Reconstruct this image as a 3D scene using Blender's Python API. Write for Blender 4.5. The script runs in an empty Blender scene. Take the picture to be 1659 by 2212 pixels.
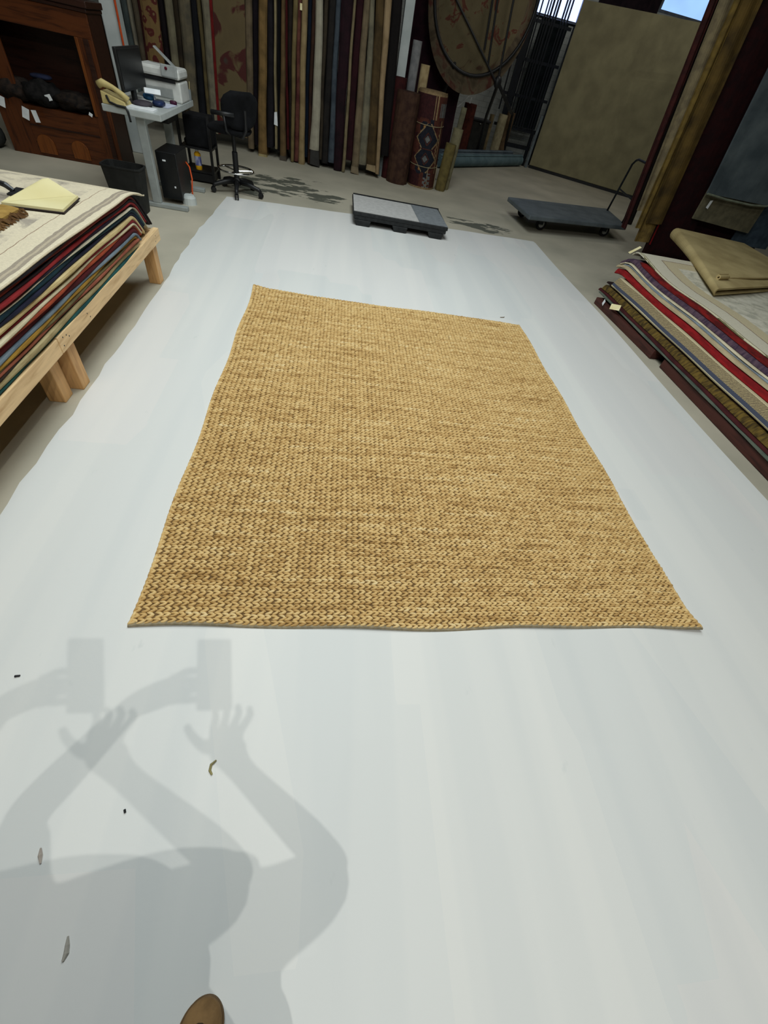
import bpy, bmesh, math, random
import numpy as np
from mathutils import Vector, Matrix, noise as mnoise
random.seed(7)
rng = np.random.default_rng(7)
SC = bpy.context.scene
COL = SC.collection
PI = math.pi

# ------------------------------------------------------------------ helpers
def lin(c):
    out = []
    for v in c:
        v = v / 255.0
        out.append(v / 12.92 if v <= .04045 else ((v + .055) / 1.055) ** 2.4)
    return (out[0], out[1], out[2], 1)

def new_mat(name):
    m = bpy.data.materials.new(name); m.use_nodes = True
    nt = m.node_tree; b = nt.nodes['Principled BSDF']
    return m, nt, b

def N(nt, t, **kw):
    n = nt.nodes.new(t)
    for k, v in kw.items():
        if k.startswith('i_'):
            n.inputs[int(k[2:])].default_value = v
        else:
            setattr(n, k, v)
    return n

def L(nt, a, ai, b, bi):
    nt.links.new(a.outputs[ai], b.inputs[bi])

def ramp(nt, stops, interp='LINEAR'):
    r = nt.nodes.new('ShaderNodeValToRGB'); cr = r.color_ramp; cr.interpolation = interp
    while len(cr.elements) > 1: cr.elements.remove(cr.elements[-1])
    cr.elements[0].position = stops[0][0]; cr.elements[0].color = stops[0][1]
    for p, c in stops[1:]:
        e = cr.elements.new(p); e.color = c
    return r

def coords(nt, stretch=(1, 1, 1), loc=(0, 0, 0)):
    tc = N(nt, 'ShaderNodeTexCoord'); mp = N(nt, 'ShaderNodeMapping')
    mp.inputs['Scale'].default_value = stretch; mp.inputs['Location'].default_value = loc
    L(nt, tc, 'Object', mp, 'Vector')
    return mp

def add_bump(nt, b, scale, strength, dist=.004):
    mp = coords(nt); n = N(nt, 'ShaderNodeTexNoise'); n.inputs['Scale'].default_value = scale; n.inputs['Detail'].default_value = 3
    L(nt, mp, 0, n, 'Vector')
    bp = N(nt, 'ShaderNodeBump'); bp.inputs['Strength'].default_value = strength; bp.inputs['Distance'].default_value = dist
    L(nt, n, 0, bp, 'Height'); L(nt, bp, 0, b, 'Normal')

_mats = {}
def mat(name, c1, c2=None, scale=12, stretch=(1, 1, 1), lo=.38, hi=.62, rough=.85, bump=.25, bscale=180, metal=0, spec=.2, detail=5):
    key = name
    if key in _mats: return _mats[key]
    m, nt, b = new_mat(name)
    b.inputs['Roughness'].default_value = rough; b.inputs['Metallic'].default_value = metal
    b.inputs['Specular IOR Level'].default_value = spec
    if c2 is None: c2 = tuple(v * .86 for v in c1)
    mp = coords(nt, stretch); n = N(nt, 'ShaderNodeTexNoise')
    n.inputs['Scale'].default_value = scale; n.inputs['Detail'].default_value = detail
    L(nt, mp, 0, n, 'Vector')
    r = ramp(nt, [(lo, lin(c2)), (hi, lin(c1))]); L(nt, n, 0, r, 0); L(nt, r, 0, b, 'Base Color')
    if bump: add_bump(nt, b, bscale, bump)
    _mats[key] = m
    return m

def emis(name, c, s):
    m, nt, b = new_mat(name)
    mp = coords(nt); n = N(nt, 'ShaderNodeTexNoise'); n.inputs['Scale'].default_value = 1.2
    L(nt, mp, 0, n, 'Vector')
    r = ramp(nt, [(.35, lin(tuple(v * .9 for v in c))), (.65, lin(c))]); L(nt, n, 0, r, 0)
    L(nt, r, 0, b, 'Emission Color'); b.inputs['Emission Strength'].default_value = s
    b.inputs['Base Color'].default_value = lin((40, 40, 45))
    return m

ORG = {}
class B:
    def __init__(self): self.v = []; self.f = []; self.mi = []
    def add(self, vs, fs, mi=0):
        o = len(self.v); self.v += [tuple(p) for p in vs]
        for f in fs: self.f.append(tuple(i + o for i in f)); self.mi.append(mi)
        return self
    def hexa(self, p, mi=0):   # 4 bottom then 4 top, counter-clockwise
        return self.add(p, [(3, 2, 1, 0), (4, 5, 6, 7), (0, 1, 5, 4), (1, 2, 6, 5), (2, 3, 7, 6), (3, 0, 4, 7)], mi)
    def box(self, x0, x1, y0, y1, z0, z1, mi=0):
        return self.hexa([(x0, y0, z0), (x1, y0, z0), (x1, y1, z0), (x0, y1, z0), (x0, y0, z1), (x1, y0, z1), (x1, y1, z1), (x0, y1, z1)], mi)
    def obox(self, c, s, M=None, mi=0):
        c = Vector(c); h = Vector(s) / 2; M = M or Matrix.Identity(3); P = []
        for z in (-1, 1):
            for x, y in ((-1, -1), (1, -1), (1, 1), (-1, 1)):
                P.append(c + M @ Vector((x * h.x, y * h.y, z * h.z)))
        return self.hexa(P, mi)
    def quadprism(self, q, z0, z1, mi=0):
        return self.hexa([(x, y, z0) for x, y in q] + [(x, y, z1) for x, y in q], mi)
    def loft(self, rings, closed=True, caps=True, mi=0):
        n = len(rings[0]); o = len(self.v)
        for r in rings: self.v += [tuple(p) for p in r]
        for i in range(len(rings) - 1):
            for j in range(n if closed else n - 1):
                k = (j + 1) % n
                self.f.append((o + i * n + j, o + i * n + k, o + (i + 1) * n + k, o + (i + 1) * n + j)); self.mi.append(mi)
        if caps and closed:
            self.f.append(tuple(o + j for j in range(n))[::-1]); self.mi.append(mi)
            self.f.append(tuple(o + (len(rings) - 1) * n + j for j in range(n))); self.mi.append(mi)
        return self
    def tube(self, pts, r, n=8, mi=0, closed=False):
        pts = [Vector(p) for p in pts]; rs = r if isinstance(r, (list, tuple)) else [r] * len(pts)
        rings = []; up = None
        m = len(pts)
        for i, p in enumerate(pts):
            if closed: t = (pts[(i + 1) % m] - pts[i - 1])
            else: t = pts[min(i + 1, m - 1)] - pts[max(i - 1, 0)]
            t.normalize()
            if up is None: up = Vector((0, 0, 1)) if abs(t.z) < .9 else Vector((1, 0, 0))
            a = t.cross(up); a.normalize(); u = a.cross(t); u.normalize(); up = u
            rings.append([p + (a * math.cos(2 * PI * k / n) + u * math.sin(2 * PI * k / n)) * rs[i] for k in range(n)])
        if closed: rings.append(rings[0])
        return self.loft(rings, caps=not closed, mi=mi)
    def lathe(self, prof, c=(0, 0, 0), n=24, mi=0, axis=None):
        c = Vector(c); rings = []
        for r, z in prof:
            ring = []
            for k in range(n):
                p = Vector((max(r, 1e-4) * math.cos(2 * PI * k / n), max(r, 1e-4) * math.sin(2 * PI * k / n), z))
                if axis: p = axis @ p
                ring.append(c + p)
            rings.append(ring)
        return self.loft(rings, mi=mi)
    def sphere(self, c, s, n=12, m=8, mi=0, wob=0, seed=0):
        c = Vector(c); rings = []
        for i in range(1, m):
            ph = PI * i / m; ring = []
            for k in range(n):
                d = Vector((math.sin(ph) * math.cos(2 * PI * k / n), math.sin(ph) * math.sin(2 * PI * k / n), -math.cos(ph)))
                w = 1 + wob * mnoise.noise(d * 2.2 + Vector((seed * 3.1, seed, 0)))
                ring.append(c + Vector((d.x * s[0], d.y * s[1], d.z * s[2])) * w)
            rings.append(ring)
        return self.loft(rings, mi=mi)
    def spiral(self, R, z0, z1, turns, t, c=(0, 0, 0), M=None, gap=.12, start=0, rin=.03, mi=0):
        c = Vector(c); M = M or Matrix.Identity(3); n = int(turns * 22) + 1; vs = []; fs = []
        for i in range(n):
            u = i / (n - 1); a = start + (u - 1) * turns * 2 * PI
            ro = rin + (R - rin) * u; ri = max(ro - t * (1 - gap), .004)
            for r in (ro, ri):
                for z in (z0, z1): vs.append(c + M @ Vector((r * math.cos(a), r * math.sin(a), z)))
        for i in range(n - 1):
            a = i * 4; b = a + 4
            fs += [(a, b, b + 1, a + 1), (a + 2, a + 3, b + 3, b + 2), (a + 1, b + 1, b + 3, a + 3), (a, a + 2, b + 2, b)]
        fs += [(0, 1, 3, 2), ((n - 1) * 4, (n - 1) * 4 + 2, (n - 1) * 4 + 3, (n - 1) * 4 + 1)]
        return self.add(vs, fs, mi)
    def build(self, name, m, parent=None, org=None, smooth=False, bevel=0, sub=0, segs=2):
        if parent is not None: org = ORG[parent.name]
        elif org is None:
            a = np.array(self.v); org = ((a[:, 0].min() + a[:, 0].max()) / 2, (a[:, 1].min() + a[:, 1].max()) / 2, a[:, 2].min())
        o = Vector(org)
        me = bpy.data.meshes.new(name); me.from_pydata([tuple(Vector(p) - o) for p in self.v], [], self.f)
        ms = m if isinstance(m, (list, tuple)) else [m]
        for x in ms: me.materials.append(x)
        if len(ms) > 1: me.polygons.foreach_set('material_index', self.mi)
        if smooth: me.polygons.foreach_set('use_smooth', [True] * len(me.polygons))
        bm = bmesh.new(); bm.from_mesh(me); bmesh.ops.recalc_face_normals(bm, faces=bm.faces); bm.to_mesh(me); bm.free()
        me.update()
        ob = bpy.data.objects.new(name, me); COL.objects.link(ob)
        if parent is not None: ob.parent = parent
        else: ob.location = o
        ORG[ob.name] = tuple(o)
        if bevel:
            md = ob.modifiers.new('Bevel', 'BEVEL'); md.width = bevel; md.segments = segs; md.limit_method = 'ANGLE'
            md.harden_normals = False
        if sub:
            md = ob.modifiers.new('Subdivision', 'SUBSURF'); md.levels = sub; md.render_levels = sub
        return ob

def tag(o, label, cat, group=None):
    o['label'] = label; o['category'] = cat
    if group: o['group'] = group
    return o
def struct(o): o['kind'] = 'structure'; return o
def thing(name, label, cat, loc, group=None):
    o = bpy.data.objects.new(name, None); COL.objects.link(o); o.location = loc; o.empty_display_size = .1
    ORG[o.name] = tuple(loc)
    return tag(o, label, cat, group)
def lab(o, s): o['label'] = s; return o
def rotz(a): return Matrix.Rotation(a, 3, 'Z')

# ------------------------------------------------------------------ common materials
M_black = mat('black plastic', (24, 25, 27), (16, 17, 19), rough=.45, bump=.1, spec=.4)
M_blackfab = mat('black fabric', (17, 18, 21), (10, 11, 13), rough=.95, bump=.4, bscale=400)
M_chrome = mat('chrome', (215, 215, 215), (190, 190, 190), rough=.12, metal=1, bump=0)
M_pine = None
def wood(name, c1, c2, axis='y', rough=.55, knots=True, scale=1.0):
    m, nt, b = new_mat(name); b.inputs['Roughness'].default_value = rough; b.inputs['Specular IOR Level'].default_value = .3
    st = {'x': (1.2, 14, 14), 'y': (14, 1.2, 14), 'z': (14, 14, 1.2)}[axis]
    mp = coords(nt, tuple(s * scale for s in st)); n = N(nt, 'ShaderNodeTexNoise'); n.inputs['Scale'].default_value = 3; n.inputs['Detail'].default_value = 6
    n.inputs['Distortion'].default_value = .6
    L(nt, mp, 0, n, 'Vector'); r = ramp(nt, [(.32, lin(c2)), (.5, lin(c1)), (.72, lin(tuple(min(255, v * 1.06) for v in c1)))])
    L(nt, n, 0, r, 0)
    if knots:
        mp2 = coords(nt, (9, 4, 9)); v = N(nt, 'ShaderNodeTexVoronoi'); v.inputs['Scale'].default_value = 1.6
        L(nt, mp2, 0, v, 'Vector'); r2 = ramp(nt, [(.045, (1, 1, 1, 1)), (.075, (0, 0, 0, 1))]); L(nt, v, 0, r2, 0)
        mx = N(nt, 'ShaderNodeMix', data_type='RGBA'); L(nt, r2, 0, mx, 0); L(nt, r, 0, mx, 6); mx.inputs[7].default_value = lin(tuple(v * .55 for v in c2))
        L(nt, mx, 2, b, 'Base Color')
    else: L(nt, r, 0, b, 'Base Color')
    add_bump(nt, b, 90, .12)
    return m
M_pine = wood('pine lumber', (222, 192, 146), (194, 158, 112), 'y')
M_pinez = wood('pine leg lumber', (208, 164, 110), (182, 138, 88), 'z', knots=False)
M_cherry = wood('cherry wood', (84, 44, 20), (58, 28, 13), 'x', rough=.4, knots=False)
M_cherryl = wood('light cherry and reflection', (112, 62, 24), (88, 46, 18), 'z', rough=.4, knots=False)
M_cherryd = wood('dark cherry', (50, 28, 20), (34, 18, 13), 'x', rough=.4, knots=False)
M_tagw = mat('white paper tag', (232, 236, 238), (214, 220, 224), rough=.8, bump=.05)
M_tagy = mat('cream paper tag', (240, 232, 190), (228, 214, 160), rough=.8, bump=.05)
M_white = mat('white paint', (196, 202, 200), (178, 186, 184), scale=4, rough=.6, bump=.1)
M_grey = mat('pale grey laminate', (174, 180, 178), (166, 172, 170), rough=.45, bump=.03)
M_metal = mat('dark steel', (52, 56, 60), (40, 44, 48), rough=.4, metal=.6, bump=.05)

# ------------------------------------------------------------------ room
def concrete():
    m, nt, b = new_mat('worn painted concrete'); b.inputs['Roughness'].default_value = .62; b.inputs['Specular IOR Level'].default_value = .25
    mp = coords(nt); n = N(nt, 'ShaderNodeTexNoise'); n.inputs['Scale'].default_value = 1.3; n.inputs['Detail'].default_value = 7
    L(nt, mp, 0, n, 'Vector'); r = ramp(nt, [(.3, lin(CONC2)), (.7, lin(CONC1))]); L(nt, n, 0, r, 0)
    # places where the paint has come away, dark cement below
    g = N(nt, 'ShaderNodeNewGeometry'); acc = None
    for (cx, cy, rx, ry) in ((-.75, 7.25, .95, .85), (2.15, 7.0, .75, .42), (-.15, 7.0, .5, .45), (-1.15, 6.75, .5, .5)):
        s = N(nt, 'ShaderNodeVectorMath', operation='SUBTRACT'); s.inputs[1].default_value = (cx, cy, 0); L(nt, g, 'Position', s, 0)
        d = N(nt, 'ShaderNodeVectorMath', operation='DIVIDE'); d.inputs[1].default_value = (rx, ry, 10); L(nt, s, 0, d, 0)
        le = N(nt, 'ShaderNodeVectorMath', operation='LENGTH'); L(nt, d, 0, le, 0)
        if acc is None: acc = (le, 1)
        else:
            mn = N(nt, 'ShaderNodeMath', operation='MINIMUM'); L(nt, acc[0], acc[1], mn, 0); L(nt, le, 1, mn, 1); acc = (mn, 0)
    mp2 = coords(nt, (1, 2.3, 1)); n2 = N(nt, 'ShaderNodeTexNoise'); n2.inputs['Scale'].default_value = 2.6; n2.inputs['Detail'].default_value = 8; n2.inputs['Roughness'].default_value = .62
    L(nt, mp2, 0, n2, 'Vector')
    f = N(nt, 'ShaderNodeMapRange'); f.inputs[1].default_value = .45; f.inputs[2].default_value = 1.25; f.inputs[3].default_value = .12; f.inputs[4].default_value = -.3
    L(nt, acc[0], acc[1], f, 0)
    a = N(nt, 'ShaderNodeMath', operation='ADD'); L(nt, n2, 0, a, 0); L(nt, f, 0, a, 1)
    r2 = ramp(nt, [(.585, (0, 0, 0, 1)), (.61, (1, 1, 1, 1))]); L(nt, a, 0, r2, 0)
    mx = N(nt, 'ShaderNodeMix', data_type='RGBA'); L(nt, r2, 0, mx, 0); L(nt, r, 0, mx, 6); mx.inputs[7].default_value = lin((92, 94, 84))
    L(nt, mx, 2, b, 'Base Color'); add_bump(nt, b, 40, .12)
    return m
CONC1, CONC2 = (190, 184, 166), (164, 160, 144)

def whitefloor():
    m, nt, b = new_mat('rolled white floor paint'); b.inputs['Specular IOR Level'].default_value = .3
    # roller passes run along the aisle: strips of slightly different sheen and tone
    mp = coords(nt, (4.2, .22, 1)); n = N(nt, 'ShaderNodeTexNoise'); n.inputs['Scale'].default_value = 1.0; n.inputs['Detail'].default_value = 1.5
    L(nt, mp, 0, n, 'Vector')
    v = N(nt, 'ShaderNodeTexVoronoi', feature='F1', distance='CHEBYCHEV'); v.inputs['Scale'].default_value = 1.0
    mpv = coords(nt, (1.9, .55, 1), (3.3, 1.7, 0)); L(nt, mpv, 0, v, 'Vector')
    sep = N(nt, 'ShaderNodeSeparateColor'); L(nt, v, 'Color', sep, 0)
    r = ramp(nt, [(.42, lin((212, 215, 213))), (.47, lin((217, 219, 216))), (.53, lin((218, 220, 217))), (.58, lin((223, 224, 220)))]); L(nt, n, 0, r, 0)
    rv = ramp(nt, [(.3, lin((213, 217, 216))), (.5, lin((221, 223, 220))), (.7, lin((222, 221, 219)))], 'CONSTANT'); L(nt, sep, 0, rv, 0)
    mx = N(nt, 'ShaderNodeMix', data_type='RGBA'); mx.inputs[0].default_value = .45; L(nt, r, 0, mx, 6); L(nt, rv, 0, mx, 7)
    # small scuffs and grey flecks
    n3 = N(nt, 'ShaderNodeTexNoise'); n3.inputs['Scale'].default_value = 14; n3.inputs['Detail'].default_value = 6; mp3 = coords(nt, (1, .5, 1)); L(nt, mp3, 0, n3, 'Vector')
    r3 = ramp(nt, [(.70, (0, 0, 0, 1)), (.78, (.6, .6, .6, 1))]); L(nt, n3, 0, r3, 0)
    mx2 = N(nt, 'ShaderNodeMix', data_type='RGBA'); L(nt, r3, 0, mx2, 0); L(nt, mx, 2, mx2, 6); mx2.inputs[7].default_value = lin((200, 205, 203))
    L(nt, mx2, 2, b, 'Base Color')
    rr = N(nt, 'ShaderNodeMapRange'); rr.inputs[3].default_value = .42; rr.inputs[4].default_value = .6; L(nt, sep, 1, rr, 0); L(nt, rr, 0, b, 'Roughness')
    add_bump(nt, b, 60, .06)
    return m

RX0, RX1, RY0, RY1, RZ = -9.0, 12.0, -6.0, 15.0, 5.2
bd = B(); bd.add([(RX0, RY0, 0), (RX1, RY0, 0), (RX1, RY1, 0), (RX0, RY1, 0), (RX0, RY0, -.1), (RX1, RY0, -.1), (RX1, RY1, -.1), (RX0, RY1, -.1)],
                 [(0, 1, 2, 3), (7, 6, 5, 4), (0, 4, 5, 1), (1, 5, 6, 2), (2, 6, 7, 3), (3, 7, 4, 0)])
struct(bd.build('floor', concrete(), org=(0, 0, 0)))
# white painted strip of the floor, with the wavy hand-cut edge on the left
vs = []; n = 90
def wl(y): return -1.30 - .038 * math.exp(-((y - 4.7) / .9) ** 2) + .004 * math.sin(y * 7.3) + .004 * math.sin(y * 17.1 + 1) + .004 * math.sin(y * 31)
left = [(wl(-5 + 11.24 * i / n), -5 + 11.24 * i / n) for i in range(n + 1)]
far = [(-1.3 + 1.55 * i / 10, 6.24 + .2 * i / 10 + .006 * math.sin(i * 2.1)) for i in range(1, 11)] + [(.25 + 2.62 * i / 14, 6.44 + .24 * i / 14 + .006 * math.sin(i * 1.7)) for i in range(1, 15)]
right = [(2.885 + .012 * math.sin(y * 1.9), y) for y in [6.6 - .3 * i for i in range(39)]]
pl = left + far + right
np_ = len(pl)
bd = B(); bd.add([(x, y, .002) for x, y in pl] + [(x, y, .0002) for x, y in pl], [tuple(range(np_))] + [(i, (i + 1) % np_, (i + 1) % np_ + np_, i + np_) for i in range(np_)])
struct(bd.build('floor', whitefloor(), org=(0, 0, 0)))

def brick_wall(name, c1, c2):
    m, nt, b = new_mat(name); b.inputs['Roughness'].default_value = .8
    tc = N(nt, 'ShaderNodeTexCoord'); mp = N(nt, 'ShaderNodeMapping'); mp.inputs['Rotation'].default_value = (PI / 2, 0, 0); L(nt, tc, 'Object', mp, 0)
    br = N(nt, 'ShaderNodeTexBrick'); br.inputs['Scale'].default_value = 2.4; br.inputs['Color1'].default_value = lin(c1); br.inputs['Color2'].default_value = lin(tuple(v * .96 for v in c1))
    br.inputs['Mortar'].default_value = lin(c2); br.inputs['Mortar Size'].default_value = .012
    L(nt, mp, 0, br, 'Vector'); L(nt, br, 0, b, 'Base Color')
    bp = N(nt, 'ShaderNodeBump'); bp.inputs['Strength'].default_value = .4; bp.invert = True; L(nt, br, 1, bp, 'Height'); L(nt, bp, 0, b, 'Normal')
    return m
M_wall = brick_wall('painted white block wall', (190, 196, 192), (160, 166, 164))
M_side = mat('off white plaster', (176, 178, 170), (160, 162, 156), scale=3, rough=.8, bump=.1)
# back wall with two high windows
W1 = (4.15, 5.45, 2.5, 3.7); W2 = (7.25, 9.0, 3.02, 4.2)
def wall_with_windows():
    b_ = B(); y0, y1 = 14.8, 15.0
    xs = [RX0, W1[0], W1[1], W2[0], W2[1], RX1]
    b_.box(xs[0], xs[1], y0, y1, 0, RZ); b_.box(xs[1], xs[2], y0, y1, 0, W1[2]); b_.box(xs[1], xs[2], y0, y1, W1[3], RZ)
    b_.box(xs[2], xs[3], y0, y1, 0, RZ); b_.box(xs[3], xs[4], y0, y1, 0, W2[2]); b_.box(xs[3], xs[4], y0, y1, W2[3], RZ); b_.box(xs[4], xs[5], y0, y1, 0, RZ)
    return b_
struct(wall_with_windows().build('wall_back', M_wall, org=(0, 14.9, 0)))
struct(B().box(RX0 - .2, RX0, RY0, RY1, 0, RZ).build('wall_left', M_side)); struct(B().box(RX1, RX1 + .2, RY0, RY1, 0, RZ).build('wall_right', M_side))
struct(B().box(RX0, RX1, RY0 - .2, RY0, 0, RZ).build('wall_front', M_side))
struct(B().box(RX0 - .2, RX1 + .2, RY0 - .2, RY1, RZ, RZ + .2).build('ceiling', mat('dark roof deck', (70, 72, 72), (54, 56, 56), rough=.9)))
M_sky1 = emis('daylight through glass', (176, 196, 255), 2.6)
M_sky2 = emis('bright daylight through glass', (150, 190, 250), 1.5)
M_frame = mat('window frame paint', (120, 128, 140), (104, 110, 124), rough=.5)
for i, (W, ms) in enumerate(((W1, M_sky1), (W2, M_sky2))):
    w = B(); x0, x1, z0, z1 = W; t = .05
    w.box(x0, x0 + t, 14.8, 14.9, z0, z1).box(x1 - t, x1, 14.8, 14.9, z0, z1).box(x0 + t, x1 - t, 14.8, 14.9, z0, z0 + t).box(x0 + t, x1 - t, 14.8, 14.9, z1 - t, z1)
    w.box(x0 + t, x1 - t, 14.84, 14.88, (z0 + z1) / 2 - .02, (z0 + z1) / 2 + .02)
    fo = struct(w.build('window_%d' % (i + 1), M_frame))
    B().box(x0 + t, x1 - t, 14.86, 14.868, z0 + t, z1 - t).build('pane', ms, fo)
struct(B().box(5.75, 7.2, 14.70, 14.79, 2.55, 4.4).build('trim_3', mat('dark box paint', (44, 32, 38), (32, 24, 30)), bevel=.01))  # dark box added in front of the back wall
# white steel post in the middle and the white pillar behind the desk
struct(B().box(.83, .97, 9.28, 9.42, 0, RZ).build('trim_1', M_white, bevel=.008))
struct(B().box(-2.76, -2.59, 7.55, 7.75, 0, RZ).build('trim_2', M_white, bevel=.01))

# ------------------------------------------------------------------ the braided jute rug
def jute_mats():
    m, nt, b = new_mat('braided jute'); b.inputs['Roughness'].default_value = .62; b.inputs['Specular IOR Level'].default_value = .25
    mp = coords(nt, (1.7, 30, 1)); n = N(nt, 'ShaderNodeTexNoise'); n.inputs['Scale'].default_value = 1.0; n.inputs['Detail'].default_value = 5
    L(nt, mp, 0, n, 'Vector'); g = N(nt, 'ShaderNodeNewGeometry')
    add = N(nt, 'ShaderNodeMath', operation='MULTIPLY_ADD'); add.inputs[1].default_value = .34; L(nt, g, 'Random Per Island', add, 0)
    mm = N(nt, 'ShaderNodeMath', operation='MULTIPLY'); mm.inputs[1].default_value = .92; L(nt, n, 0, mm, 0); L(nt, mm, 0, add, 2)
    r = ramp(nt, [(.30, lin((150, 114, 62))), (.46, lin((190, 154, 96))), (.62, lin((210, 177, 117))), (.80, lin((222, 192, 133))), (.95, lin((230, 209, 160)))])
    L(nt, add, 0, r, 0)
    mp2 = coords(nt, (1, 1, 1)); n2 = N(nt, 'ShaderNodeTexNoise'); n2.inputs['Scale'].default_value = .9; L(nt, mp2, 0, n2, 'Vector')
    mp3 = coords(nt, (60, 260, 60)); n3 = N(nt, 'ShaderNodeTexNoise'); n3.inputs['Scale'].default_value = 2; L(nt, mp3, 0, n3, 'Vector')
    hs = N(nt, 'ShaderNodeHueSaturation'); mr = N(nt, 'ShaderNodeMapRange'); mr.inputs[1].default_value = .3; mr.inputs[2].default_value = .7; mr.inputs[3].default_value = .86; mr.inputs[4].default_value = 1.1
    L(nt, n3, 0, mr, 0); L(nt, mr, 0, hs, 'Value'); L(nt, r, 0, hs, 'Color'); L(nt, hs, 0, b, 'Base Color')
    return m
RC = dict(TL=(-.634, 3.757), TR=(1.784, 3.742), BR=(1.759, .72), BL=(-.653, .698))
def rug_map(u, v):   # u across left..right, v near..far
    x = (1 - v) * ((1 - u) * RC['BL'][0] + u * RC['BR'][0]) + v * ((1 - u) * RC['TL'][0] + u * RC['TR'][0])
    y = (1 - v) * ((1 - u) * RC['BL'][1] + u * RC['BR'][1]) + v * ((1 - u) * RC['TL'][1] + u * RC['TR'][1])
    x = x + .006 * np.sin(v * 23) * (np.abs(u - .5) * 2) ** 4
    y = y + (.007 * np.sin(u * 9.5 + .5) + .004 * np.sin(u * 23)) * (np.abs(v - .5) * 2) ** 4 - .022 * np.exp(-((v - 1) ** 2) / .002 - (u - .28) ** 2 / .06)
    z = .012 * np.exp(-((1 - u) ** 2 + v ** 2) / .0012) + .016 * np.exp(-(u ** 2 + (1 - v) ** 2) / .0012) + .004 * np.exp(-v / .01) * (1 + np.sin(u * 21))
    x = x + .018 * np.exp(-((1 - u) ** 2 + v ** 2) / .0004)
    return x, y, z
rug = thing('jute_rug', 'large braided golden tan jute rug lying flat on the white painted floor', 'rug', (.56, 2.23, .0025))
nu, nv = 60, 74
back = B(); U, V = np.meshgrid(np.linspace(0, 1, nu), np.linspace(0, 1, nv)); X, Y, Z = rug_map(U, V)
vs = [(X[j, i], Y[j, i], Z[j, i] + .0045) for j in range(nv) for i in range(nu)] + [(X[j, i], Y[j, i], Z[j, i] * .9 + .0024) for j in range(nv) for i in range(nu)]
fs = []
for j in range(nv - 1):
    for i in range(nu - 1):
        a = j * nu + i; fs.append((a, a + 1, a + nu + 1, a + nu)); o = nu * nv; fs.append((o + a, o + a + nu, o + a + nu + 1, o + a + 1))
edge = [i for i in range(nu)] + [j * nu + nu - 1 for j in range(1, nv)] + [(nv - 1) * nu + i for i in range(nu - 2, -1, -1)] + [j * nu for j in range(nv - 2, 0, -1)]
for k in range(len(edge)):
    a, b2 = edge[k], edge[(k + 1) % len(edge)]; fs.append((a, b2, b2 + nu * nv, a + nu * nv))
back.add(vs, fs)
bk = back.build('backing', mat('rug backing and gap shade', (120, 96, 62), (98, 76, 48), scale=60, rough=.9), rug)  # backing coloured dark brown to put shade into the stitch gaps
rows, cols = 126, 91
segs, ring = 7, 6
ii, jj, kk = np.meshgrid(np.arange(cols), np.arange(rows), np.arange(2), indexing='ij')
ii, jj, kk = ii.ravel(), jj.ravel(), kk.ravel()
ns = len(ii)
W_, H_ = 2.412, 3.032
pu, pv = W_ / cols, H_ / rows
cx = (ii + .5 + .06 * rng.standard_normal(ns)) * pu
cy = (jj + .5) * pv + np.where(kk == 0, -.25, .25) * pv + .0006 * rng.standard_normal(ns)
ang = np.where(kk == 0, 1, -1) * (.36 + .07 * rng.standard_normal(ns))
ne = 118
ey = (np.arange(ne) + .5) * H_ / ne
cx = np.concatenate([cx, np.full(ne, .0055), np.full(ne, W_ - .0055)]); cy = np.concatenate([cy, ey, ey])
ang = np.concatenate([ang, np.full(ne, PI / 2 - .32), np.full(ne, PI / 2 + .32)]); kk = np.concatenate([kk, np.zeros(2 * ne, int)]); ns = len(cx)
ln = .0158 * (1 + .07 * rng.standard_normal(ns)); wd = .0060 * (1 + .1 * rng.standard_normal(ns)); ht = .0066 * (1 + .1 * rng.standard_normal(ns))
s = np.linspace(-1, 1, segs); prof = np.sqrt(np.clip(1 - (s * .985) ** 2, 0, 1)) ** .9 * (1 + .22 * s)
th = np.linspace(-.25 * PI, 1.25 * PI, ring)
ls = s[None, :, None] * ln[:, None, None] * np.ones((1, 1, ring))
bend = .003 * (s[None, :, None] ** 2) * np.where(kk == 0, 1, -1)[:, None, None]
ws = prof[None, :, None] * np.cos(th)[None, None, :] * wd[:, None, None] + bend
hs_ = prof[None, :, None] * np.sin(th)[None, None, :] * ht[:, None, None] + .0015 * s[None, :, None]
ca, sa = np.cos(ang)[:, None, None], np.sin(ang)[:, None, None]
px = np.clip(cx[:, None, None] + ca * ls - sa * ws, -.001, W_ + .001); py = np.clip(cy[:, None, None] + sa * ls + ca * ws, .0, H_)
X, Y, Z = rug_map(px / W_, py / H_)
Z = Z + hs_ + .0072
co = np.stack([X - .56, Y - 2.23, Z - .0025], -1).reshape(-1, 3)
q = []
for a in range(segs - 1):
    for b2 in range(ring - 1):
        q.append((a * ring + b2, a * ring + b2 + 1, (a + 1) * ring + b2 + 1, (a + 1) * ring + b2))
q = np.array(q); allq = (q[None] + (np.arange(ns) * segs * ring)[:, None, None]).reshape(-1, 4)
me = bpy.data.meshes.new('weave'); me.vertices.add(len(co)); me.vertices.foreach_set('co', co.ravel())
me.loops.add(allq.size); me.loops.foreach_set('vertex_index', allq.ravel().astype(np.int32))
me.polygons.add(len(allq)); me.polygons.foreach_set('loop_start', np.arange(0, allq.size, 4, dtype=np.int32)); me.polygons.foreach_set('loop_total', np.full(len(allq), 4, dtype=np.int32))
me.polygons.foreach_set('use_smooth', np.ones(len(allq), dtype=bool)); me.update(calc_edges=True); me.validate()
me.materials.append(jute_mats()); wv = bpy.data.objects.new('weave', me); COL.objects.link(wv); wv.parent = rug

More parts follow.
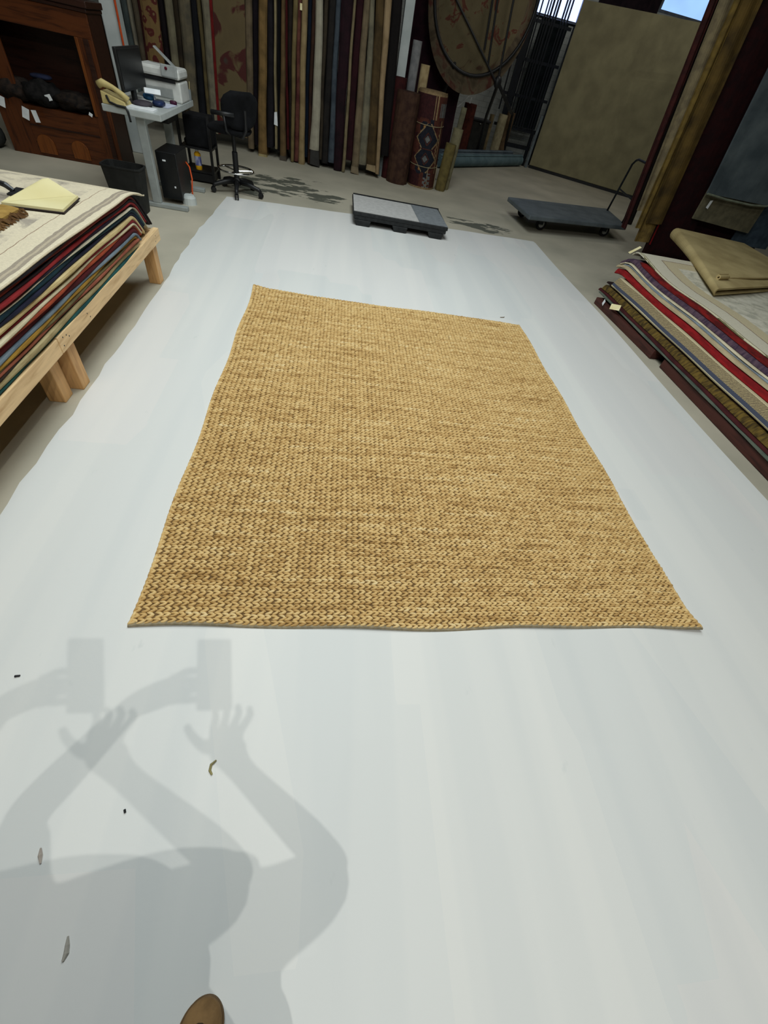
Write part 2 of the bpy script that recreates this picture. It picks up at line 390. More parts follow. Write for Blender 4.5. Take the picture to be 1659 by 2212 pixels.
eb = B(); U_ = np.linspace(0, 1, 90); rings = []
for u_ in U_:
    x, y, z = (float(q) for q in rug_map(np.array(u_), np.array(0.0)))
    rings.append([(x, y - .008, z * .9 + .0026), (x, y + .006, z * .9 + .0026), (x, y + .006, z + .0085), (x, y - .004, z + .0075)])
eb.loft(rings); lab(eb.build('edge_binding', mat('grey canvas binding', (150, 138, 112), (128, 118, 96), scale=60), rug), 'grey beige canvas edge along the near end')

# ------------------------------------------------------------------ stacks of rugs
def slab(path, xo, xi, t, mirror=1, lean=0, nsec=None):
    """a rug lying along y: path of (y, z) of its underside; xo(y) the visible edge, xi the far edge"""
    b_ = B(); rings = []
    P = [Vector((0, y, z)) for y, z in path]; m = len(P)
    for i, p in enumerate(P):
        tg = P[min(i + 1, m - 1)] - P[max(i - 1, 0)]; tg.normalize(); nrm = Vector((0, -tg.z, tg.y))
        e = xo(p.y, i / (m - 1)); r = min(t * .45, .008); s_ = -mirror
        prof = [(xi, 0), (e + s_ * r, 0), (e + s_ * r * .3, t * .12), (e + lean * t * .4, t * .45), (e + lean * t * .85 + s_ * r * .3, t * .88), (e + lean * t + s_ * r, t), (xi, t)]
        rings.append([(x, p.y + nrm.y * h, p.z + nrm.z * h) for x, h in prof])
    b_.loft(rings)
    return b_
def fringe(pts, dirs, ln, m, parent, w=.004, seed=0):
    r_ = random.Random(seed); b_ = B()
    for p, d in zip(pts, dirs):
        p = Vector(p); d = Vector(d).normalized(); side = d.cross(Vector((0, 0, 1))).normalized() if abs(d.z) < .9 else Vector((1, 0, 0))
        l_ = ln * r_.uniform(.6, 1.2); q1 = p + d * l_ * .5 + side * r_.uniform(-.01, .01); q2 = p + d * l_ + side * r_.uniform(-.015, .015) + Vector((0, 0, -.25 * l_))
        b_.tube([p, q1, q2], [w, w * .8, w * .3], 5)
    o_ = b_.build('fringe', m, parent); o_['kind'] = 'stuff'; return o_

# --- left platform of new pine
plat = thing('rug_platform', 'low platform of new pine lumber under the left stack of rugs', 'platform', (-2.4, 1.8, 0))
B().hexa([(-1.318, 2.0, .274), (-1.28, 2.0, .274), (-1.28, 3.66, .288), (-1.318, 3.66, .288), (-1.318, 2.0, .352), (-1.28, 2.0, .352), (-1.28, 3.66, .366), (-1.318, 3.66, .366)]).build('rail', M_pine, plat, bevel=.003)
B().hexa([(-1.318, -.3, .268), (-1.28, -.3, .268), (-1.28, 1.995, .274), (-1.318, 1.995, .274), (-1.318, -.3, .346), (-1.28, -.3, .346), (-1.28, 1.995, .35), (-1.318, 1.995, .35)]).build('rail', M_pine, plat, bevel=.003)
B().box(-3.6, -1.32, 3.61, 3.648, .285, .362).build('rail', M_pine, plat, bevel=.003)
B().box(-3.6, -1.32, -.3, -.262, .27, .348).build('rail', M_pine, plat, bevel=.003)
B().box(-3.6, -3.562, -.26, 3.61, .27, .348).build('rail', M_pine, plat, bevel=.003)
for (x0, y0) in ((-1.402, 3.655 - .09), (-1.402, 2.095), (-1.44, 1.965), (-1.402, -.26), (-3.56, 3.52), (-3.56, 2.0), (-3.56, -.26)):
    B().box(x0, x0 + .082, y0, y0 + .085, .0022 if x0 > -1.3 else 0, .34).build('leg', M_pinez, plat, bevel=.004)
B().box(-3.56, -1.32, -.26, 3.6, .34, .349).build('deck', mat('plywood deck', (188, 156, 112), (170, 138, 98), scale=6, stretch=(1, 8, 1)), plat)
for (y, z) in ((2.03, .30), (2.045, .335), (2.1, .315), (2.08, .33), (2.35, .3), (2.33, .325), (3.55, .31), (3.57, .34), (1.2, .29), (1.22, .33)):
    B().lathe([(.0001, 0), (.004, 0), (.004, .001), (.0001, .0012)], c=(-1.2805, y, z), n=8, axis=Matrix.Rotation(PI / 2, 3, 'Y')).build('screw', M_metal, plat)

Z0L = .353
LAY = [  # bottom to top: thickness weight, colour, second colour, label, fringe
    (75, (34, 81, 79), (24, 61, 63), 'thin dark teal rug lying directly on the pine rail, bottom of the left stack', None),
    (125, (166, 153, 114), (145, 130, 93), 'thick khaki ribbed rug second from the bottom of the left stack', None),
    (32, (45, 36, 29), (31, 25, 22), 'thin blackish brown rug between the khaki and salmon rugs in the left stack', None),
    (60, (145, 84, 64), (123, 68, 51), 'salmon brown rug below the olive strip in the left stack', None),
    (38, (98, 89, 58), (81, 73, 48), 'thin olive rug under the mustard rug in the left stack', None),
    (92, (163, 129, 53), (139, 106, 42), 'mustard gold rug in the lower half of the left stack', (200, 184, 138)),
    (66, (111, 125, 135), (89, 104, 117), 'pale blue grey rug above the mustard rug in the left stack', None),
    (132, (88, 24, 29), (66, 16, 22), 'thick burgundy rug in the middle of the left stack', None),
    (56, (146, 65, 40), (121, 50, 32), 'rust orange rug just above the burgundy rug in the left stack', (204, 191, 156)),
    (60, (201, 193, 164), (183, 173, 143), 'off white rug between the rust and dark red rugs in the left stack', None),
    (70, (119, 30, 37), (95, 22, 29), 'dark red rug under the cream yellow rug in the left stack', None),
    (105, (200, 182, 135), (182, 162, 114), 'cream yellow rug with fringed corner in the middle of the left stack', (203, 191, 157)),
    (70, (35, 36, 57), (25, 27, 43), 'dark navy rug above the cream yellow rug in the left stack', None),
    (110, (26, 56, 68), (18, 42, 54), 'thick deep teal blue rug in the upper half of the left stack', None),
    (20, (191, 186, 163), (169, 164, 142), 'very thin pale rug above the deep teal blue rug in the left stack', None),
    (62, (41, 31, 49), (30, 24, 37), 'purplish black rug below the bright red rug in the left stack', None),
    (62, (142, 41, 43), (117, 30, 33), 'bright red rug in the upper part of the left stack', None),
    (58, (42, 32, 36), (30, 23, 28), 'charcoal brown rug between the two red rugs of the left stack', None),
    (88, (122, 49, 41), (96, 36, 31), 'brick red rug second below the cream top rug of the left stack', None),
    (62, (30, 25, 30), (19, 16, 23), 'black rug right under the cream top rug of the left stack, end hanging down', None),
]
tot = sum(a[0] for a in LAY); HL = .302
h = 0.0; NB = 3.22
for li, (wt, c1, c2, label, fr) in enumerate(LAY):
    t = HL * wt / tot; fracc = li / len(LAY)
    nb = NB - .02 + .065 * (h / HL) ** 2
    path = [(-.25 + (nb + .25) * k / 44, Z0L + h + .004 * (h / HL) * math.sin(k * .4)) for k in range(45)]
    thm = [.1, .15, .2, .25, .3, .62, .70, .70, .70, .71, .72, .72, .72, .73, .73, .73, .74, .74, .75, .76][li]
    hz = path[-1][1]
    na = 9
    for k in range(1, na + 1):
        a = thm * k / na; R = max(h, .012); path.append((nb + R * math.sin(a), hz - R + R * math.cos(a)))
    ly, lz = path[-1]
    if li >= 5:
        ext = max(.02, (lz - .386) / math.sin(thm)) * (1 if li in (6, 11, 14, 19) else .62 + .3 * ((li * 37) % 10) / 10)
        path += [(ly + ext * .5 * math.cos(thm), lz - ext * .5 * math.sin(thm)), (ly + ext * math.cos(thm), lz - ext * math.sin(thm))]
    else: path.append((ly + .05, lz - .002))
    ph = li * 1.7; jit = .002 + .0045 * math.sin(li * 2.4)
    def xo(y, u, ph=ph, jit=jit, li=li):
        return -1.287 + jit + .005 * math.sin(y * 3.1 + ph) + .003 * math.sin(y * 9 + 2 * ph) - .05 * max(0, (y - NB)) * (1 + .02 * li)
    b_ = slab(path, xo, -3.5, t * .97)
    o_ = b_.build('rug', mat('pile left %d' % li, c1, c2, scale=9, stretch=(1, 1, 6), bump=.5, bscale=260), org=(-1.287, 1.5, Z0L + h))
    tag(o_, label, 'rug', 'rugs folded in the left stack')
    if fr:
        yy, zz = path[-1]; pts = [(-1.3 - .03 * k - .02, yy, zz + t * .5) for k in range(40)]
        fringe(pts, [(0, 1, -.6)] * 40, .03, mat('wool fringe %d' % li, fr, tuple(v * .9 for v in fr)), o_, w=.006, seed=li)
    h += t
# cream distressed rug on top
def toprug_mat(name, xe, ye, stops, field1, field2, field3=None, fsc=7):
    m, nt, b = new_mat(name); b.inputs['Roughness'].default_value = .9; b.inputs['Specular IOR Level'].default_value = .1
    mp = coords(nt); sp = N(nt, 'ShaderNodeSeparateXYZ'); L(nt, mp, 0, sp, 0)
    dx = N(nt, 'ShaderNodeMath', operation='SUBTRACT'); dx.inputs[0].default_value = xe; L(nt, sp, 0, dx, 1)
    ab = N(nt, 'ShaderNodeMath', operation='ABSOLUTE'); L(nt, dx, 0, ab, 0)
    dy = N(nt, 'ShaderNodeMath', operation='SUBTRACT'); dy.inputs[0].default_value = ye; L(nt, sp, 1, dy, 1)
    mn = N(nt, 'ShaderNodeMath', operation='MINIMUM'); L(nt, ab, 0, mn, 0); L(nt, dy, 0, mn, 1)
    n0 = N(nt, 'ShaderNodeTexNoise'); n0.inputs['Scale'].default_value = 14; L(nt, mp, 0, n0, 0)
    ma = N(nt, 'ShaderNodeMath', operation='MULTIPLY_ADD'); ma.inputs[1].default_value = .016; L(nt, n0, 0, ma, 0); L(nt, mn, 0, ma, 2)
    r = ramp(nt, stops, 'CONSTANT'); L(nt, ma, 0, r, 0)
    n1 = N(nt, 'ShaderNodeTexNoise'); n1.inputs['Scale'].default_value = fsc; n1.inputs['Detail'].default_value = 8; n1.inputs['Roughness'].default_value = .6; n1.inputs['Distortion'].default_value = .5; L(nt, mp, 0, n1, 0)
    rf = ramp(nt, [(.38, lin(field2)), (.5, lin(field1)), (.62, lin(field3 or field1))]); L(nt, n1, 0, rf, 0)
    inn = N(nt, 'ShaderNodeMath', operation='GREATER_THAN'); inn.inputs[1].default_value = stops[-1][0]; L(nt, ma, 0, inn, 0)
    mx = N(nt, 'ShaderNodeMix', data_type='RGBA'); L(nt, inn, 0, mx, 0); L(nt, r, 0, mx, 6); L(nt, rf, 0, mx, 7)
    n2 = N(nt, 'ShaderNodeTexNoise'); n2.inputs['Scale'].default_value = 90; L(nt, mp, 0, n2, 0)
    mr = N(nt, 'ShaderNodeMapRange'); mr.inputs[3].default_value = .82; mr.inputs[4].default_value = 1.15; L(nt, n2, 0, mr, 0)
    hs = N(nt, 'ShaderNodeHueSaturation'); L(nt, mr, 0, hs, 'Value'); L(nt, mx, 2, hs, 'Color'); L(nt, hs, 0, b, 'Base Color')
    add_bump(nt, b, 240, .4)
    return m
c_cr, c_gy, c_br = (214, 204, 178), (156, 146, 130), (150, 128, 108)
mtop = toprug_mat('distressed cream wool', 0, 1.98, [(0, lin(c_cr)), (.030, lin(c_gy)), (.045, lin((182, 170, 148))), (.055, lin(c_gy)), (.072, lin(c_cr)), (.150, lin(c_br)), (.156, lin(c_cr)), (.2, lin((206, 196, 172)))],
                  (208, 198, 174), (164, 156, 142), (218, 208, 182))
path = [(-.25 + 3.4 * k / 50, Z0L + h + .004 * math.sin(k * .35)) for k in range(51)]
zt = path[-1][1]
for k in range(1, 17): path.append((3.15 + .022 * k, zt - .00024 * k * k))
def xo_top(y, u): return -1.268 + .01 * math.sin(y * 2.3 + 1) + .004 * math.sin(y * 8) - .015 * max(0, y - 3.0) / .35
TOPZ = Z0L + h + .014
otop = slab(path, xo_top, -3.5, .012).build('rug', mtop, org=(-1.268, 1.5, Z0L + h))
tag(otop, 'cream and grey distressed rug with fringed end on top of the left stack', 'rug', 'rugs folded in the left stack')
yy, zz = path[-1]
fringe([(-1.28 - .008 * k, yy - .004, zz + .007) for k in range(270)], [(random.uniform(-.3, .3), 1, -.15) for k in range(270)], .028, mat('cream wool fringe', (222, 214, 190), (204, 194, 168)), otop, w=.0045)

# clipboard with yellow pad on the left stack
def at_top(px_, py_, dz=0): return (px_, py_, TOPZ + .006 + dz)
zc = TOPZ + .004
cb = thing('clipboard', 'dark clipboard holding a curled pale yellow pad on the left stack', 'clipboard', (-1.55, 2.78, zc))
M_pad = mat('pale yellow paper', (222, 214, 168), (212, 202, 150), scale=3, rough=.7, bump=.03)
CQ = [(-1.675, 2.64), (-1.395, 2.675), (-1.425, 2.955), (-1.705, 2.92)]
def cqp(u, v, z):
    a = Vector(CQ[0]).lerp(Vector(CQ[1]), u); c = Vector(CQ[3]).lerp(Vector(CQ[2]), u); p = a.lerp(c, v); return (p.x, p.y, z)
B().quadprism(CQ, zc, zc + .006).build('board', mat('dark hardboard', (44, 34, 38), (34, 26, 30), rough=.5), cb, bevel=.002)
B().quadprism([cqp(u, v, 0)[:2] for u, v in ((.03, .03), (.985, .03), (.985, .96), (.03, .96))], zc + .0062, zc + .018).build('pad', M_pad, cb)
sh = B(); rows_ = []
P0, P1, AP = Vector(cqp(.04, .04, zc + .0185)), Vector(cqp(.97, .93, zc + .0185)), Vector((-1.555, 2.93, zc + .085))
for i in range(13):
    w = i / 12; row = []
    for j in range(13):
        t = j / 12; a = P0.lerp(P1, t); tip = P0.lerp(AP, min(1, t / .55)) if t < .55 else AP.lerp(P1, (t - .55) / .45)
        p = a.lerp(tip, w); p.z = a.z + (tip.z - a.z) * math.sin(w * PI / 2) ; row.append(p)
    rows_.append(row)
m_ = 13; vs = [p for r in rows_ for p in r] + [p + Vector((-.0006, .0006, .0009)) for r in rows_ for p in r]; fs = []
for i in range(12):
    for j in range(12):
        a = i * m_ + j; o_i = m_ * m_; fs += [(a, a + 1, a + m_ + 1, a + m_), (o_i + a, o_i + a + m_, o_i + a + m_ + 1, o_i + a + 1)]
sh.add(vs, fs); sh.build('sheet', M_pad, cb, smooth=True)
cl = B(); cl.quadprism([cqp(u, v, 0)[:2] for u, v in ((-.01, .42), (.12, .40), (.13, .86), (-.01, .88))], zc + .0185, zc + .027)
c0 = Vector(cqp(.04, .62, zc + .027)); cl.tube([c0, c0 + Vector((-.03, .0, .022)), c0 + Vector((-.075, .005, .03)), c0 + Vector((-.1, .0, .026))], [.012, .015, .012, .006], 8)
cl.build('clip', mat('dark grey clip', (70, 72, 74), (54, 56, 58), rough=.35, metal=.7, bump=0), cb, bevel=.001)
# folded gold textile nearer the viewer
gt = thing('folded_textile', 'folded gold cloth with ruffled brown fringe in front of the clipboard', 'textile', (-1.8, 2.3, TOPZ))
gb = B(); rings = []
for i in range(15):
    s0 = i / 14; x = -2.05 + .50 * s0; ring = []
    for (yy_, zz_) in ((2.02, .001), (2.58, .001), (2.60, .012), (2.585, .026), (2.02, .03), (2.0, .015)):
        ring.append((x, yy_ + .03 * (1 - s0), TOPZ + .003 + zz_ + .003 * math.sin(i * 1.3 + yy_ * 9)))
    rings.append(ring)
gb.loft(rings); gb.build('cloth', mat('gold cloth', (170, 138, 74), (144, 114, 58), scale=16), gt)
fr_ = B()
for k in range(44):
    p0 = Vector((-1.552, 2.02 + .56 * k / 43, TOPZ + .016 + .006 * math.sin(k * .9)))
    fr_.tube([p0, p0 + Vector((.016, random.uniform(-.01, .01), .004 * math.sin(k * .9))), p0 + Vector((.034, random.uniform(-.012, .012), -.010))], [.009, .008, .003], 5)
fr_.build('fringe', mat('brown wool fringe', (112, 84, 50), (80, 54, 32)), gt)['kind'] = 'stuff'

# --- right stack on dark timbers
M_dkwood = wood('stained dark timber', (74, 40, 34), (56, 30, 27), 'y', rough=.6, knots=False)
def timber(p0, p1, w, h0, h1, label):
    d = Vector((p1[0] - p0[0], p1[1] - p0[1], 0)).normalized(); s_ = Vector((d.y, -d.x, 0)) * w
    q = [p0, (p0[0] + s_.x, p0[1] + s_.y), (p1[0] + s_.x, p1[1] + s_.y), p1]
    o = B().hexa([(x, y, .0022) for x, y in q] + [(x, y, hh) for (x, y), hh in zip(q, (h0, h0, h1, h1))]).build('timber', M_dkwood, bevel=.004)
    return tag(o, label, 'timber', 'timbers under the right stack')
timber((3.06, .3), (3.025, 3.28), .9, .092, .08, 'long maroon brown timber base under the near part of the right stack')
timber((3.0, 3.42), (2.945, 4.62), .9, .082, .068, 'short dark brown timber base under the far end of the right stack')

def tweed_mat():
    m, nt, b = new_mat('tweed with blue border'); b.inputs['Roughness'].default_value = .9
    mp = coords(nt); sp = N(nt, 'ShaderNodeSeparateXYZ'); L(nt, mp, 0, sp, 0)
    dv = N(nt, 'ShaderNodeMath', operation='DIVIDE'); dv.inputs[1].default_value = .1; L(nt, sp, 2, dv, 0)
    w = N(nt, 'ShaderNodeTexWave', wave_type='BANDS', bands_direction='DIAGONAL'); w.inputs['Scale'].default_value = 30; w.inputs['Distortion'].default_value = 4; L(nt, mp, 0, w, 0)
    ck = N(nt, 'ShaderNodeTexNoise'); ck.inputs['Scale'].default_value = 120; L(nt, mp, 0, ck, 0)
    rt = ramp(nt, [(.2, lin((84, 74, 62))), (.5, lin((124, 110, 84))), (.8, lin((176, 160, 118)))]); 
    mi_ = N(nt, 'ShaderNodeMath', operation='MULTIPLY_ADD'); mi_.inputs[1].default_value = .5; L(nt, w, 1, mi_, 0)
    hf = N(nt, 'ShaderNodeMath', operation='MULTIPLY'); hf.inputs[1].default_value = .6; L(nt, ck, 0, hf, 0); L(nt, hf, 0, mi_, 2); L(nt, mi_, 0, rt, 0)
    r = ramp(nt, [(0, lin((196, 186, 150))), (.13, lin((62, 68, 86))), (.36, (0, 0, 0, 1)), (.86, lin((198, 186, 150)))], 'CONSTANT'); L(nt, dv, 0, r, 0)
    a = N(nt, 'ShaderNodeMath', operation='GREATER_THAN'); a.inputs[1].default_value = .36; L(nt, dv, 0, a, 0)
    a2 = N(nt, 'ShaderNodeMath', operation='LESS_THAN'); a2.inputs[1].default_value = .86; L(nt, dv, 0, a2, 0)
    mu = N(nt, 'ShaderNodeMath', operation='MULTIPLY'); L(nt, a, 0, mu, 0); L(nt, a2, 0, mu, 1)
    mx = N(nt, 'ShaderNodeMix', data_type='RGBA'); L(nt, mu, 0, mx, 0); L(nt, r, 0, mx, 6); L(nt, rt, 0, mx, 7); L(nt, mx, 2, b, 'Base Color')
    add_bump(nt, b, 260, .5)
    return m
RL = [  # z0, z1, colours, label
    (.092, .108, (92, 100, 88), (70, 80, 72), 'thin grey teal rug directly on the dark timbers, bottom of the right stack'),
    (.108, .132, (70, 26, 28), (50, 18, 22), 'maroon rug second from the bottom of the right stack'),
    (.132, .180, (108, 88, 38), (56, 44, 22), 'olive gold patterned pile rug low in the right stack'),
    (.180, .198, (44, 26, 24), (30, 18, 18), 'blackish brown layer standing in for the shaded gap under the tweed rug of the right stack'),  # dark layer paints the shade of the gap above the olive rug
    (.198, .290, 'tweed', None, 'beige tweed rug with blue and cream border in the right stack'),
    (.290, .342, (142, 24, 27), (112, 18, 22), 'bright red rug right above the tweed rug in the right stack'),
    (.342, .368, (180, 166, 134), (160, 146, 116), 'cream rug between the bright red and grey blue rugs in the right stack'),
    (.368, .384, (132, 142, 150), (112, 122, 132), 'thin grey blue rug in the upper half of the right stack'),
    (.384, .396, (208, 198, 170), (188, 178, 150), 'thin ivory rug under the purple rug in the right stack'),
    (.396, .432, (92, 72, 84), (58, 44, 62), 'purple mauve rug with speckled pile in the right stack'),
    (.432, .466, (120, 22, 20), (74, 14, 15), 'deep red rug with dark stitched edge right under the top rug of the right stack'),
]
def bumpz(y, f): return f * (.035 * math.exp(-((y - 4.75) / .35) ** 2) - .012 * math.exp(-((y - 3.9) / .4) ** 2) + .006 * math.sin(y * 4.1))
def xbase(y): return 3.02 - .03 * (y - 2.2) / 2.2
for li, (z0, z1, c1, c2, label) in enumerate(RL):
    m_ = tweed_mat() if c1 == 'tweed' else mat('pile right %d' % li, c1, c2, scale=14 if li in (2, 9) else 8, stretch=(1, 3, 1) if li in (2, 9) else (1, 1, 6), bump=.5, bscale=240)
    f = (z0 - .09) / .376; yend = 4.70 + .14 * f + [0, .05, 0, .03, -.12, .02, .05, .03, .04, .06, -.22][li]; ph = rng.uniform(0, 6)
    path = [(.3 + (yend - .3) * k / 60, z0 + bumpz(.3 + (yend - .3) * k / 60, f)) for k in range(61)]
    drop = [.0, .01, .02, .03, .012, .035, .045, .06, .06, .08, .03][li]
    if li < 4: drop = min(drop, .01)
    path2 = []
    for (y, z) in path:
        d_ = max(0, (y - (yend - .22)) / .22); path2.append((y, z - drop * d_ * d_))
    jit = [0, .002, .0, .018, -.012, .01, -.004, .006, .0, .006, .004][li]
    def xo2(y, u, z0=z0, ph=ph, jit=jit):
        f_ = (z0 - .09) / .376
        return xbase(y) + .22 * f_ + jit + .009 * math.sin(y * 3.3 + 1) * f_ + .004 * math.sin(y * 7 + ph) - .0
    o_ = slab(path2, xo2, 5.3, (z1 - z0) * .985, mirror=-1, lean=.55).build('rug', m_, org=(3.0, 2.5, z0))
    tag(o_, label, 'rug', 'rugs folded in the right stack')
z0 = .467
path = [(.3 + 4.42 * k / 60, z0 + bumpz(.3 + 4.42 * k / 60, 1)) for k in range(61)]; lz = path[-1][1]
path += [(4.72 + .02 * k, lz - .0016 * k * k) for k in range(1, 6)]
mr_top = toprug_mat('faded cream wool', 0, 2.3, [(0, lin((204, 198, 170))), (.012, lin((120, 114, 84))), (.02, lin((206, 200, 180))), (.19, lin((120, 92, 84))), (.196, lin((196, 184, 152))), (.33, lin((206, 200, 178)))],
                    (206, 202, 184), (178, 176, 160), (216, 212, 196), fsc=9)
def xo3(y, u): return xbase(y) + .235 + .012 * math.sin(y * 3.3 + 1) + .004 * math.sin(y * 7 + 2) + .05 * max(0, y - 4.5)
o_ = slab(path, xo3, 5.3, .013, mirror=-1).build('rug', mr_top, org=(3.24, 2.5, z0))
tag(o_, 'faded cream rug with thin brown border lines spread on top of the right stack', 'rug', 'rugs folded in the right stack')
# paper tags hanging from the right stack
def ptag(p, u, v, m, label, name='paper_tag', th=.0012):
    p, u, v = Vector(p), Vector(u), Vector(v); nrm = u.cross(v).normalized() * th
    o = B().hexa([p, p + u, p + u + v, p + v, p + nrm, p + u + nrm, p + u + v + nrm, p + v + nrm]).build(name, m)
    return tag(o, label, 'tag')
ptag((2.972, 4.18, .165), (-.045, .10, -.03), (-.012, -.025, -.045), M_tagy, 'pale yellow paper tag sticking out from under the tweed rug')
ptag((2.94, 4.42, .1), (.012, .05, .008), (-.014, -.01, -.042), M_tagw, 'small off white tag hanging against the dark timber at the stack corner')
ptag((3.19, 4.83, .468), (.11, .02, .068), (.006, .05, .0), M_tagy, 'long cream paper strip along the far upper corner of the right stack')

# folded beige rug lying on the right stack
M_fold = mat('beige olive wool', (190, 172, 124), (162, 144, 100), scale=3.5, lo=.35, hi=.65, bump=.45, bscale=230)
fo = thing('folded_rug', 'thick beige rug folded over on itself on top of the right stack', 'rug', (4.3, 4.2, .49))
zb = .485
def bez(a, b2, c, d, n=14):
    return [a * (1 - t) ** 3 + b2 * 3 * t * (1 - t) ** 2 + c * 3 * t * t * (1 - t) + d * t ** 3 for t in [i / (n - 1) for i in range(n)]]
# two stacked sheets joined by a rounded fold on the left; front edge near the viewer
lo_p = [Vector((3.60, 3.86, zb)), Vector((3.80, 4.50, zb)), Vector((4.10, 5.6, zb + .02))]
def foldmesh():
    b_ = B(); rings = []
    for i in range(25):
        s0 = i / 24; yb = 3.83 + (5.75 - 3.83) * s0; xl = 3.54 + .64 * s0 ** .9
        zc0 = zb + .02 * math.sin(s0 * 3.0) + .012 * s0
        r = .030 + .028 * s0
        prof = [(5.3, 0), (xl + r, 0)] + [(xl + r - r * math.sin(a), r - r * math.cos(a)) for a in [PI * k / 10 for k in range(1, 10)]] + [(xl + r, 2 * r), (xl + .35, 2 * r * .8 + .012), (5.3, .05)]
        inner = [(5.3, .034), (xl + .35, 2 * r * .8 - .004), (xl + r, 2 * r - .016)] + [(xl + r - (r - .014) * math.sin(a), r - (r - .014) * math.cos(a)) for a in [PI * k / 10 for k in range(9, 0, -1)]] + [(xl + r, .014), (5.3, .014)]
        ring = [(x, yb + .45 * max(0, (x - 3.56)) * (1 - s0), zc0 + z_) for x, z_ in prof + inner]
        rings.append(ring)
    return b_.loft(rings)
foldmesh().build('layer', M_fold, fo, smooth=False)
# upper flap, its near edge curled up
fl = B(); rings = []
for i in range(22):
    s0 = i / 21; x = 3.70 + 1.6 * s0; yn = 4.08 + .62 * s0 + (.015 * math.sin(s0 * 11) * (1 - s0)); row = []
    curl = max(0, 1 - s0 * 5.0)
    for j in range(12):
        w = j / 11; y = yn + (5.72 + .1 * s0 - yn) * w
        z = zb + .074 + .014 * math.sin(s0 * 3) * (1 - w) + .062 * w * (1 - .6 * s0)
        row.append((x + .52 * w * (1 - s0), y, z))
    rings.append(row)
nvv = 22 * 12; vs = [p for r in rings for p in r] + [(x, y, z - .013) for r in rings for x, y, z in r]; fs = []
for i in range(21):
    for j in range(11):
        a = i * 12 + j; fs += [(a, a + 12, a + 13, a + 1), (nvv + a, nvv + a + 1, nvv + a + 13, nvv + a + 12)]
for i in range(21):
    a = i * 12; fs.append((a, nvv + a, nvv + a + 12, a + 12)); a = i * 12 + 11; fs.append((a, a + 12, nvv + a + 12, nvv + a))
for j in range(11): fs.append((j, j + 1, nvv + j + 1, nvv + j))
fl.add(vs, fs); fl.build('flap', M_fold, fo)
Mc = Vector((.93, .37, 0)).normalized().to_track_quat('Z', 'Y').to_matrix()
B().spiral(.026, 0, .16, 1.25, .012, c=(3.70, 4.075, zb + .092), M=Mc, rin=.016, start=1.2).build('curl', M_fold, fo)

# ------------------------------------------------------------------ hanging rugs at the back
def hang(label, xb0, xb1, xt0, xt1, y, zb_, m, depth=.9, ztop=2.7, hem=None, group='rugs hanging edge-on along the back', skew=0.0, flare=0, round_=True):
    """a rug hanging from an overhead arm, folded edge to the viewer; x measured at the hem and at z 1.7"""
    b_ = B(); rings = []; ph = random.uniform(0, 6)
    for k in range(16):
        u = k / 15; z = zb_ + (ztop - zb_) * u; f = (z - zb_) / (1.7 - zb_)
        a = xb0 + (xt0 - xb0) * f; c = xb1 + (xt1 - xb1) * f
        sw = .006 * math.sin(z * 3.1 + ph) + .003 * math.sin(z * 8 + 2 * ph); a += sw; c += sw
        if u < .12: a -= flare * (1 - u / .12); c += flare * (1 - u / .12)
        w = c - a; e = min(.03, w * .5) if round_ else .004
        dd = skew * depth
        rings.append([(a + dd, y + depth, z), (a, y + e, z), (a + w * .18, y + e * .25, z), (a + w * .5, y, z), (a + w * .82, y + e * .25, z), (c, y + e, z), (c + dd, y + depth, z)])
    b_.loft(rings)
    o = b_.build('hanging_rug', m, org=((xb0 + xb1) / 2, y + depth / 2, zb_))
    tag(o, label, 'rug', group)
    if hem:
        w = xb1 - xb0
        hb = B().hexa([(xb0 - .005, y - .004, zb_ - hem[1]), (xb1 + .02, y - .004, zb_ - hem[1] - .02), (xb1 + .02, y + .5, zb_ - hem[1]), (xb0 - .005, y + .5, zb_ - hem[1]), (xb0, y + .002, zb_), (xb1, y + .002, zb_), (xb1, y + .5, zb_), (xb0, y + .5, zb_)])
        hb.build('hem', mat('hem ' + label[:20], hem[0]), o)
    return o
def hm(i, c, c2=None, **k): return mat('hanging pile %s' % i, c, c2, scale=k.pop('scale', 7), bump=.4, bscale=120, **k)
Y0 = 8.8
